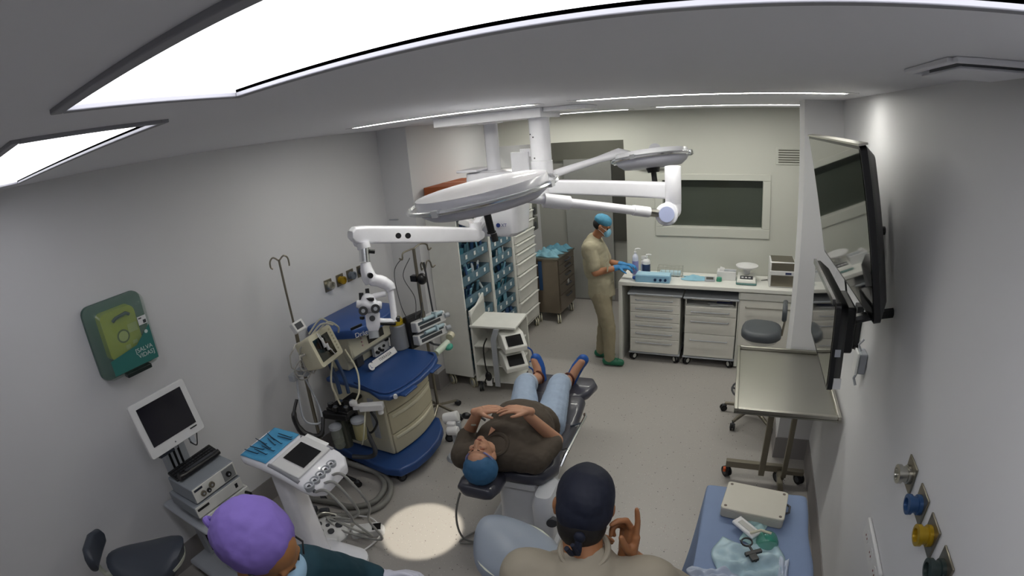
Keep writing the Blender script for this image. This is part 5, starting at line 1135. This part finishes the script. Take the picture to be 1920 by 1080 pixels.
# ------------------------------------------------------------------ people
HAIR = mat('dark_hair', '120e0d', .6, var=.3, scale=60)
BEIGE = mat('beige_scrub', 'a69f87', .85, var=.05, scale=18, bump=.1)
def hm(c, f, u):
    """head frame: local y = face direction, z = crown"""
    u = Vector(u).normalized(); f = Vector(f); f = (f - u * f.dot(u)).normalized(); r = f.cross(u)
    m = Matrix((r, f, u)).transposed().to_4x4(); m.translation = c; return m
def E(m, M, c, r):   # ellipsoid in a local frame
    m.sph(M @ Vector(c), r, M.to_3x3().to_4x4(), n=22, m=14)
def head_shape(m, M, k=1.0):
    E(m, M, (0, -.008 * k, .03 * k), (.070 * k, .088 * k, .082 * k))
    E(m, M, (0, .012 * k, -.02 * k), (.060 * k, .070 * k, .075 * k))
    E(m, M, (0, .030 * k, -.065 * k), (.045 * k, .045 * k, .038 * k))
    E(m, M, (0, .062 * k, -.088 * k), (.022 * k, .018 * k, .018 * k))       # chin
    E(m, M, (0, .070 * k, .022 * k), (.050 * k, .016 * k, .012 * k))        # brow
    m.cap(M @ Vector((0, .078 * k, .008 * k)), M @ Vector((0, .098 * k, -.030 * k)), .008 * k, .013 * k)  # nose
    for s in (-1, 1):
        m.sph(M @ Vector((s * .011 * k, .088 * k, -.034 * k)), .009 * k)
        E(m, M, (s * .034 * k, .062 * k, -.020 * k), (.020 * k, .016 * k, .018 * k))   # cheek
        E(m, M, (s * .074 * k, -.005 * k, -.012 * k), (.010 * k, .018 * k, .030 * k))  # ear
        E(m, M, (s * .080 * k, -.012 * k, -.004 * k), (.007 * k, .015 * k, .020 * k))
    E(m, M, (0, .076 * k, -.058 * k), (.024 * k, .012 * k, .007 * k))       # lips
def face_parts(par, M, k=1.0, closed=True, brow='2a1d17'):
    for s in (-1, 1):
        o = MB(); E(o, M, (s * .030 * k, .069 * k, -.001 * k), (.015 * k, .012 * k, .0085 * k)); o.build('eyelid' if closed else 'eye', mat('eyelid_skin', 'a8735a', .5) if closed else mat('eye_dark', '3a2a22', .3), par)
        o = MB(); o.tube([M @ Vector((s * (.016 + .007 * i) * k, (.082 - .0035 * i) * k, (-.006 - .002 * math.sin(i)) * k)) for i in range(5)], .0015 * k, n=6); o.build('lash_line', mat('lash', '2b1a14', .6), par)
        o = MB(); o.tube([M @ Vector((s * (.012 + .008 * i) * k, (.087 - .004 * i) * k, (.021 + .003 * math.sin(i * .8)) * k)) for i in range(5)], .003 * k, n=6); o.build('eyebrow', mat('brow_' + brow, brow, .8), par)
    o = MB(); E(o, M, (0, .085 * k, -.058 * k), (.020 * k, .006 * k, .006 * k)); o.build('lips', mat('lips', '9c5a4c', .5), par)
def hand(m, w, d, n, side, curls, k=.95, thumb=(.5, .8, .3), tcurl=.3, spread=.06):
    """w wrist, d wrist->knuckles, n out of the palm, side=+1/-1 picks the thumb side s = side * (d x n)"""
    w = Vector(w); d = Vector(d).normalized(); n = Vector(n); n = (n - d * n.dot(d)).normalized(); s = d.cross(n) * side
    K = [(.030, .083), (.010, .087), (-.010, .083), (-.029, .075)]; Ls = [(.040, .025, .020), (.043, .028, .021), (.040, .026, .020), (.031, .020, .018)]
    m.cap(w - d * .02 * k, w + d * .015 * k, .024 * k, .026 * k)
    for (a, b) in K:
        m.cap(w + s * a * .6 * k + d * .012 * k, w + s * a * k + d * (b - .01) * k, .017 * k, .0125 * k)
    m.cap(w + s * .018 * k + d * .02 * k + n * .004, w + s * .028 * k + d * .045 * k + n * .006, .017 * k, .014 * k)
    for i, ((a, b), L) in enumerate(zip(K, Ls)):
        p = w + s * a * k + d * b * k; ang = 0; sp = (1.5 - i) * spread
        dd = (d + s * sp).normalized(); pts = [p - dd * .01 * k, p]; 
        for j, l in enumerate(L):
            ang += curls[i] * (.75, 1.0, .7)[j]
            q = (dd * math.cos(ang) + n * math.sin(ang)).normalized(); p = p + q * l * k; pts.append(p)
        m.chain(pts, [.0095 * k, .0095 * k, .0086 * k, .0079 * k, .0066 * k], n=12)
    t0 = w + s * .022 * k + d * .018 * k; td = (d * thumb[0] + s * thumb[1] + n * thumb[2]).normalized()
    p1 = t0 + td * .040 * k; td2 = (td + d * tcurl).normalized(); p2 = p1 + td2 * .032 * k; p3 = p2 + (td2 + d * tcurl * .6).normalized() * .024 * k
    m.chain([t0, p1, p2, p3], [.015 * k, .0115 * k, .0098 * k, .0078 * k], n=12)
def nail(m, *a): pass

# ---- patient -------------------------------------------------------
t = thing('person', 'person in a brown polo shirt lying on the dental chair, hands folded on the belly', 'person', (0, 0, 0))
cr, ch = at(889, 905, z=.775), at(912, 820, z=.845)
HC = cr.lerp(ch, .50) + Vector((0.004, -.0, .012))
MH = hm(HC, (-.12, -.16, 1), cr - ch)
shL, shR = Vector((-.975, 2.09, .735)), Vector((-1.385, 2.00, .735))
elL, elR = Vector((-.93, 2.315, .735)), Vector((-1.46, 2.20, .755))
wrL, wrR = at(990, 779, z=.965), at(896, 774, z=.975)
hipL, hipR = Vector((-1.05, 2.52, .70)), Vector((-1.23, 2.52, .70))
knL, knR = at(1048, 722, z=.76), at(984, 722, z=.77)
anL, anR = at(1066, 712, y=3.16), at(1010, 708, y=3.16)
toL, toR = at(1091, 678, y=3.24), at(1002, 676, y=3.22)
PS = mat('patient_skin', 'b98a6e', .5, var=.07, scale=22, sss=.08)
m = MB(); k = 1.0
head_shape(m, MH, .98)
m.cap(HC + (ch - cr) * .25 - Vector((0, 0, .02)), Vector((-1.185, 2.06, .765)), .05, .06)
m.sph((-1.18, 2.15, .745), (.18, .15, .10)); m.sph((-1.16, 2.33, .77), (.18, .19, .15)); m.sph((-1.14, 2.5, .71), (.16, .13, .10))
m.chain([shL, elL, wrL], [.055, .044, .029]); m.chain([shR, elR, wrR], [.055, .044, .029])
m.chain([hipL, knL, anL], [.085, .058, .036]); m.chain([hipR, knR, anR], [.085, .058, .036])
for a, b in ((anL, toL), (anR, toR)): m.chain([a + Vector((0, .0, -.03)), a.lerp(b, .5) + Vector((0, .02, 0)), b], [.034, .034, .028])
# folded hands: right hand below, left hand over it, fingers crossing
hc = at(936, 767, z=1.0)
dR = (at(950, 764, z=1.0) - wrR).normalized(); dL = (at(915, 768, z=1.03) - wrL).normalized()
hand(m, wrR + Vector((0, 0, .01)), dR, (0.0, .05, -1), -1, (.22, .24, .26, .3), .98, (.6, .7, .1), .35, .05)
hand(m, wrL + Vector((0, 0, .03)), dL, (0.0, .05, -1), 1, (.26, .28, .3, .36), .98, (.7, .6, .1), .35, .12)
body = m.build('body', PS, t, remesh=.0042, smooth=2)
face_parts(t, MH, .98, True)
# polo shirt
m = MB()
m.sph((-1.18, 2.10, .75), (.20, .12, .115)); m.sph((-1.175, 2.20, .76), (.215, .16, .135)); m.sph((-1.155, 2.33, .785), (.205, .17, .165)); m.sph((-1.14, 2.44, .75), (.195, .09, .15)); m.sph((-1.14, 2.46, .71), (.185, .07, .12))
for s_, e_ in ((shL, elL), (shR, elR)):
    c_ = Vector((-1.18, 2.08, .75)); m.chain([c_.lerp(s_, .6), s_, s_.lerp(e_, .80)], [.085, .078, .066])
shirt = m.build('polo_shirt', mat('polo_brown', '4b4238', .85, var=.06, scale=25, bump=.12), t, remesh=.007, smooth=3, disp=(.012, .07))
m = MB(); nb = Vector((-1.185, 2.045, .80)); m.tube([nb + Vector((.07 * math.cos(a), .055 * math.sin(a), .035 + .035 * math.sin(a))) for a in [2 * PI * i / 24 for i in range(24)]], .013, n=8, closed=True); m.build('collar', mat('polo_brown', ''), shirt)
m = MB(); m.loft([[at(921, 800, z=.905), at(929, 806, z=.895), at(915, 817, z=.875)], [at(921, 800, z=.898), at(929, 806, z=.888), at(915, 817, z=.868)]]); m.build('neck_opening', mat('neck_skin', 'b98a6e', .5), shirt)
m = MB(); m.box(at(888, 797, z=.905), (.028, .012, .004), rotm(z=.3)); m.build('chest_mark', mat('mark_grey', '8c8c80', .6), shirt)
# jeans shorts
DEN = mat('pale_denim', '93a3b8', .85, var=.12, scale=30, bump=.15)
m = MB(); m.sph((-1.14, 2.53, .705), (.185, .12, .115))
for h_, k_, a_ in ((hipL, knL, anL), (hipR, knR, anR)):
    m.chain([h_, h_.lerp(k_, .5), k_, k_.lerp(a_, .14)], [.105, .095, .078, .074])
sho = m.build('denim_shorts', DEN, t, remesh=.007, smooth=2, disp=(.008, .06))
for k_, a_ in ((knL, anL), (knR, anR)):
    c0, c1 = k_.lerp(a_, .10), k_.lerp(a_, .22); o = MB(); o.cyl(c0, c1, .083, .079, 28); o.build('cuff', mat('denim_cuff', 'a5b0bd', .85, var=.1, scale=40), sho, bevel=.008)
# shoes in blue covers
for a_, b_ in ((anL, toL), (anR, toR)):
    o = MB(); hl = a_ + Vector((0, .045, -.035)); o.chain([hl, a_.lerp(b_, .5) + Vector((0, .05, .0)), b_ + Vector((0, .03, .0)), b_ + Vector((0, .02, .015))], [.045, .047, .044, .034]); sh = o.build('shoe', mat('shoe_blue', '0f4f9e', .55, var=.1, scale=30), t, remesh=.006, smooth=4, disp=(.006, .03))
    d_ = (a_.lerp(b_, .35) - a_).normalized()
    x_, y_, z_ = frame((a_ - (knL if a_ is anL else knR)).normalized())
    o = MB(); cc = a_ + (a_ - (knL if a_ is anL else knR)).normalized() * -.01; o.tube([cc + x_ * .044 * math.cos(q) + y_ * .05 * math.sin(q) + z_ * .012 * math.sin(2 * q) for q in [2 * PI * i / 20 for i in range(20)]], .008, n=8, closed=True); o.build('shoe_opening', mat('shoe_rim', '5a2f22', .7), sh)
# bouffant cap
cap_c = MH @ Vector((0, -.030, .058))
m = MB(); m.sph(cap_c, (.098, .092, .088), MH.to_3x3().to_4x4(), n=40, m=24)
m.build('bouffant_cap', mat('cap_blue', '35668e', .75, alpha=.88, var=.15, scale=30, bump=.3), t, disp=(.012, .03))
m = MB(); m.tube([MH @ Vector((.080 * math.cos(a), -.010 + .088 * math.sin(a), .036 - .014 * math.sin(a))) for a in [2 * PI * i / 40 for i in range(40)]], .005, n=8, closed=True); m.build('cap_band', mat('cap_band_lilac', '8a86b3', .7), t)
m = MB(); E(m, MH, (0, -.022, .040), (.073, .078, .080)); m.build('hair', HAIR, t)

# ---- assistant at the counter --------------------------------------
t = thing('person', 'person in beige scrubs and blue cap and gloves standing at the counter', 'person', (0, 0, 0))
HA = Vector((-1.30, 4.84, 1.505)); MA = hm(HA, (.88, .05, -.50), (.45, 0, .9))
shA = (Vector((-1.41, 4.72, 1.29)), Vector((-1.41, 4.98, 1.29)))
elA = (Vector((-1.34, 4.66, 1.06)), Vector((-1.30, 5.05, 1.06)))
wrA = (Vector((-1.14, 4.80, 1.085)), Vector((-1.13, 5.0, 1.06)))
hpA = (Vector((-1.335, 4.77, .80)), Vector((-1.335, 4.93, .80)))
knA = (Vector((-1.24, 4.76, .44)), Vector((-1.33, 4.93, .43)))
anA = (Vector((-1.235, 4.755, .09)), Vector((-1.375, 4.93, .09)))
m = MB(); head_shape(m, MA, .93)
m.cap(HA + Vector((-.03, 0, -.06)), Vector((-1.39, 4.85, 1.36)), .048, .055)
m.sph((-1.40, 4.85, 1.22), (.105, .15, .17)); m.sph((-1.35, 4.85, .98), (.10, .13, .18)); m.sph((-1.335, 4.85, .82), (.095, .14, .11))
for i in (0, 1):
    m.chain([shA[i], elA[i], wrA[i]], [.050, .040, .027]); m.chain([hpA[i], knA[i], anA[i]], [.075, .052, .036])
    m.chain([anA[i] + Vector((-.03, 0, -.04)), anA[i] + Vector((.12, 0, -.06))], [.035, .03])
hand(m, wrA[0], (.9, .25, .0), (.1, .2, -1), -1, (.5, .5, .5, .5), .92); hand(m, wrA[1], (.9, -.2, .05), (.1, -.2, -1), 1, (.5, .5, .5, .5), .92)
m.build('body', mat('assistant_skin', 'a4704f', .55, var=.07, scale=20), t, remesh=.006, smooth=2)
face_parts(t, MA, .93, False)
m = MB(); m.sph((-1.405, 4.85, 1.25), (.125, .165, .15)); m.sph((-1.385, 4.85, 1.10), (.135, .160, .22)); m.sph((-1.335, 4.85, .98), (.135, .155, .16)); m.chain([(-1.335, 4.80, .92), (-1.34, 4.80, .80)], [.125, .12]); m.chain([(-1.335, 4.90, .92), (-1.34, 4.90, .80)], [.125, .12]); m.cyl((-1.335, 4.85, .77), (-1.335, 4.85, .92), .145, .135)
m.cap((-1.40, 4.85, 1.37), (-1.40, 4.85, 1.33), .062, .09)
for i in (0, 1): m.chain([Vector((-1.40, 4.85, 1.26)).lerp(shA[i], .7), shA[i], shA[i].lerp(elA[i], .72)], [.085, .080, .068])
sc_ = m.build('scrub_top', BEIGE, t, remesh=.008, smooth=3, disp=(.016, .08))
m = MB(); m.box((-1.22, 4.70, 1.12), (.003, .08, .1)); m.build('pocket', mat('beige_scrub', ''), sc_)
m = MB(); m.sph((-1.335, 4.85, .80), (.115, .155, .10))
for i in (0, 1): m.chain([hpA[i], hpA[i].lerp(knA[i], .5), knA[i], anA[i] + Vector((0, 0, .0))], [.098, .090, .074, .060])
m.build('scrub_trousers', mat('beige_trouser', '948b73', .85, var=.06, scale=18, bump=.1), t, remesh=.008, smooth=3, disp=(.018, .07))
for i in (0, 1):
    m = MB(); b_ = anA[i]; m.chain([b_ + Vector((-.04, 0, -.045)), b_ + Vector((.05, 0, -.045)), b_ + Vector((.125, 0, -.05))], [.042, .045, .038]); sh = m.build('clog', mat('clog_green', '1f6a4e', .45), t, remesh=.006, smooth=3)
    m = MB()
    for k_ in range(5): m.sph(b_ + Vector((.06 + .03 * (k_ % 3), -.02 + .02 * (k_ // 2), -.008 - .005 * (k_ % 3))), .006, n=8, m=6)
    m.build('vent_holes', mat('clog_hole', '0e3a2a', .6), sh)
for i, n_ in ((0, (.1, .2, -1)), (1, (.1, -.2, -1))):
    m = MB(); hand(m, wrA[i] , ((.9, .25, 0), (.9, -.2, .05))[i], n_, (-1, 1)[i], (.5, .5, .5, .5), .99); m.cyl(wrA[i] - (wrA[i] - elA[i]).normalized() * .05, wrA[i], .033, .030); m.build('glove', mat('glove_blue', '2f7fb8', .5), t, remesh=.005, smooth=2)
m = MB(); E(m, MA, (0, .078, -.045), (.058, .038, .048)); m.build('face_mask', mat('mask_blue', '7fb6cf', .7), t, remesh=.005, smooth=2)
m = MB()
for s in (-1, 1):
    m.tube([MA @ Vector((s * .045, .072, -.02)), MA @ Vector((s * .072, .02, -.0)), MA @ Vector((s * .074, -.02, .005))], .002, n=6)
    m.tube([MA @ Vector((s * .045, .072, -.07)), MA @ Vector((s * .070, .02, -.04)), MA @ Vector((s * .074, -.02, -.03))], .002, n=6)
m.build('mask_loops', WHITE, t)
m = MB(); E(m, MA, (0, -.012, .052), (.076, .092, .066)); m.build('surgical_cap', mat('cap_teal', '4b8fae', .7, var=.2, scale=60), t, remesh=.005, smooth=2, disp=(.006, .03))
m = MB(); E(m, MA, (0, -.030, .0), (.068, .070, .060)); m.build('hair', HAIR, t)

# ---- navy-capped man in front --------------------------------------
t = thing('person', 'person seen from behind in beige scrubs and navy cap, one hand raised', 'person', (0, 0, 0))
HN = at(1093, 946, d=1.43); MN = hm(HN + Vector((.0, .01, -.006)), (-.30, .92, -.28), (.07, .30, .95)); kN = 1.0
SN = mat('man_skin', 'a06c46', .5, var=.08, scale=18, sss=.05)
sN = (Vector((-.455, .865, 1.345)), Vector((-.125, .935, 1.345)))
eN = (Vector((-.49, 1.02, 1.10)), Vector((-.02, 1.06, 1.14)))
hw = at(1176, 1040, d=1.52)
wN = (Vector((-.40, 1.16, 1.16)), hw)
hpN = (Vector((-.40, .86, .80)), Vector((-.22, .88, .80)))
m = MB(); head_shape(m, MN, kN)
m.cap(HN + Vector((.0, -.015, -.05)), Vector((-.303, .915, 1.40)), .056, .056); m.cap(HN + Vector((.0, .0, -.08)), Vector((-.30, .93, 1.38)), .052, .05)
m.sph((-.29, .90, 1.25), (.17, .11, .17)); m.sph((-.30, .89, 1.0), (.14, .10, .18)); m.sph((-.31, .87, .82), (.15, .10, .11))
for i in (0, 1):
    m.chain([sN[i], eN[i], wN[i]], [.050, .040, .028]); m.chain([hpN[i], hpN[i] + Vector((0, .02, -.36)), hpN[i] + Vector((0, -.0, -.72))], [.075, .052, .036]); m.chain([hpN[i] + Vector((0, 0, -.76)), hpN[i] + Vector((0, .14, -.77))], [.035, .028])
up = (at(1176, 985, d=1.47) - hw).normalized(); rgt = (at(1200, 1015, d=1.5) - at(1150, 1015, d=1.5)).normalized(); tocam = (Vector((0, 0, CAMZ)) - hw).normalized()
n_ = (tocam * .6 - rgt * .75).normalized(); d_ = (up + rgt * .1).normalized()
sd = 1 if (d_.cross((n_ - d_ * n_.dot(d_)).normalized())).dot(rgt) > 0 else -1
hand(m, hw, d_, n_, sd, (.12, .80, 1.25, 1.45), 1.02, (.75, .25, .75), .35, .07)
hand(m, wN[0], (.3, .8, -.1), (.7, .0, -.5), 1, (.5, .5, .5, .5), .95)
bn = m.build('body', SN, t, remesh=.0042, smooth=2)
m = MB(); m.sph((-.29, .90, 1.29), (.185, .125, .13)); m.sph((-.30, .89, 1.12), (.18, .13, .20)); m.cyl((-.30, .88, .72), (-.30, .89, 1.1), .18, .16)
for i in (0, 1): m.chain([Vector((-.29, .90, 1.33)).lerp(sN[i], .35), sN[i], sN[i].lerp(eN[i], .9)], [.075, .080, .072])
m.chain([eN[1], eN[1].lerp(wN[1], .55)], [.06, .05])
m.cap((-.303, .918, 1.382), (-.293, .905, 1.34), .078, .11)
st = m.build('scrub_top', mat('beige_top_front', '9b9382', .85, var=.04, scale=18, bump=.1), t, remesh=.007, smooth=3, disp=(.012, .09))
m = MB(); m.tube([Vector((-.306 + .064 * math.cos(a), .928 + .062 * math.sin(a), 1.438 + .014 * math.sin(a))) for a in [2 * PI * i / 30 for i in range(30)]], .009, n=8, closed=True); m.build('collar', mat('beige_top_front', ''), st)
m = MB(); m.sph((-.31, .87, .80), (.17, .13, .12))
for i in (0, 1): m.chain([hpN[i], hpN[i] + Vector((0, .02, -.36)), hpN[i] + Vector((0, 0, -.70))], [.10, .075, .06])
m.build('scrub_trousers', mat('beige_trouser', ''), t, remesh=.009, smooth=3)
for i in (0, 1): m = MB(); b_ = hpN[i] + Vector((0, 0, -.72)); m.chain([b_ + Vector((0, -.03, -.04)), b_ + Vector((0, .14, -.045))], [.042, .037]); m.build('clog', WHITE, t, remesh=.007, smooth=2)
NV = mat('navy_cap', '0b1226', .7, var=.1, scale=30, bump=.1)
m = MB(); E(m, MN, (0, -.012, .030), (.082, .101, .092)); E(m, MN, (0, -.045, .005), (.078, .066, .075)); cp = m.build('surgical_cap', NV, t, remesh=.005, smooth=3, disp=(.006, .05))
m = MB(); E(m, MN, (0, -.040, -.040), (.069, .066, .072)); E(m, MN, (0, -.050, -.070), (.05, .038, .045)); m.build('hair', HAIR, t, remesh=.005, smooth=2)
m = MB()
q0 = MN @ Vector((-.005, -.108, -.045)); m.sph(q0, (.016, .012, .018)); m.tube([q0, MN @ Vector((-.014, -.118, -.09)), at(1062, 1028, d=1.345)], [.008, .008, .007], n=8, smooth=4); m.tube([q0, MN @ Vector((-.002, -.116, -.09)), at(1073, 1022, d=1.345)], [.008, .008, .006], n=8, smooth=4); m.build('cap_tails', NV, cp, angle=60)

# ---- purple-capped woman -------------------------------------------
t = thing('person', 'person in purple cap, blue mask and dark teal gown at the bottom edge', 'person', (0, 0, 0))
HW = at(492, 1031, d=1.33); MW = hm(HW, (.72, .30, -.66), (.60, .10, .80))
SW = mat('woman_skin', '9a6a40', .5, var=.07, scale=18, sss=.05)
sW = (Vector((-1.06, .60, 1.36)), Vector((-1.08, .24, 1.36)))
eW = (at(668, 1078, z=1.16), Vector((-.95, .20, 1.12)))
wW = (at(712, 1084, z=1.14), Vector((-.78, .40, 1.12)))
hpW = (Vector((-1.12, .50, .80)), Vector((-1.12, .34, .80)))
m = MB(); head_shape(m, MW, 1.0)
m.cap(HW + Vector((-.05, 0, -.07)), Vector((-1.03, .42, 1.44)), .05, .055)
m.sph((-1.08, .42, 1.28), (.11, .16, .16)); m.sph((-1.10, .42, 1.02), (.10, .13, .18)); m.sph((-1.12, .42, .83), (.11, .15, .11))
for i in (0, 1):
    m.chain([sW[i], eW[i], wW[i]], [.045, .036, .026]); m.chain([hpW[i], hpW[i] + Vector((0.02, 0, -.36)), hpW[i] + Vector((0, 0, -.72))], [.075, .052, .036]); m.chain([hpW[i] + Vector((0, 0, -.76)), hpW[i] + Vector((.14, 0, -.77))], [.035, .028])
m.build('body', SW, t, remesh=.0055, smooth=2)
face_parts(t, MW, 1.0, True)
TL = mat('teal_gown', '0f3844', .8, var=.06, scale=20, bump=.12)
m = MB(); m.sph((-1.08, .42, 1.30), (.13, .18, .14)); m.sph((-1.10, .42, 1.08), (.13, .17, .22)); m.cyl((-1.11, .42, .45), (-1.11, .42, 1.05), .19, .15); m.cap((-1.04, .42, 1.42), (-1.05, .42, 1.36), .062, .09)
for i in (0, 1): m.chain([Vector((-1.06, .42, 1.33)).lerp(sW[i], .5), sW[i], eW[i], eW[i].lerp(wW[i], .8)], [.075, .075, .060, .045])
m.build('gown', TL, t, remesh=.008, smooth=3, disp=(.012, .08))
for i, (g, sd_) in enumerate(((at(752, 1076, z=1.15), 1), (Vector((-.70, .48, 1.12)), -1))):
    m = MB(); hand(m, wW[i].lerp(g, .25), g - wW[i], (.3, -.5, -.6), sd_, (.55, .6, .6, .6), .95, (.8, .7, .2)); m.cyl(wW[i] - (g - wW[i]).normalized() * .05, wW[i].lerp(g, .3), .036, .030); m.build('glove', mat('glove_white', 'c9cad6', .5), t, remesh=.005, smooth=2)
for i in (0, 1): m = MB(); b_ = hpW[i] + Vector((0, 0, -.72)); m.chain([b_ + Vector((-.03, 0, -.04)), b_ + Vector((.14, 0, -.045))], [.042, .037]); m.build('shoe', WHITE, t, remesh=.007, smooth=2)
m = MB(); E(m, MW, (0, -.036, .046), (.095, .103, .089)); E(m, MW, (0, -.08, .02), (.070, .06, .07)); cp = m.build('surgical_cap', mat('purple_cap', '7b66b4', .75, var=.06, scale=14, bump=.25), t, remesh=.005, smooth=2, disp=(.014, .06))
m = MB(); q = MW @ Vector((.02, -.125, .0)); m.tube([q, q + Vector((-.02, .0, .02)), q + Vector((-.03, .02, .0)), q + Vector((-.01, .02, -.02))], .008, smooth=4); m.build('cap_knot', mat('purple_cap', ''), cp)
m = MB(); E(m, MW, (0, .085, -.050), (.062, .040, .054)); m.build('face_mask', mat('mask_blue2', '9fc3dc', .7), t, remesh=.005, smooth=3)
m = MB()
for s in (-1, 1):
    m.tube([MW @ Vector((s * .055, .070, -.02)), MW @ Vector((s * .074, .03, -.0)), MW @ Vector((s * .078, -.005, .008))], .0025, n=6)
    m.tube([MW @ Vector((s * .055, .070, -.08)), MW @ Vector((s * .070, .03, -.06)), MW @ Vector((s * .076, -.01, -.04))], .0025, n=6)
m.build('mask_loops', WHITE, t)
m = MB()
for s in (-1, 1): m.tube([MW @ Vector((s * .040, .092, .008)), MW @ Vector((s * .070, .075, .010)), MW @ Vector((s * .078, .0, .010))], .003, n=6)
m.build('glasses_temples', BLACK, t)
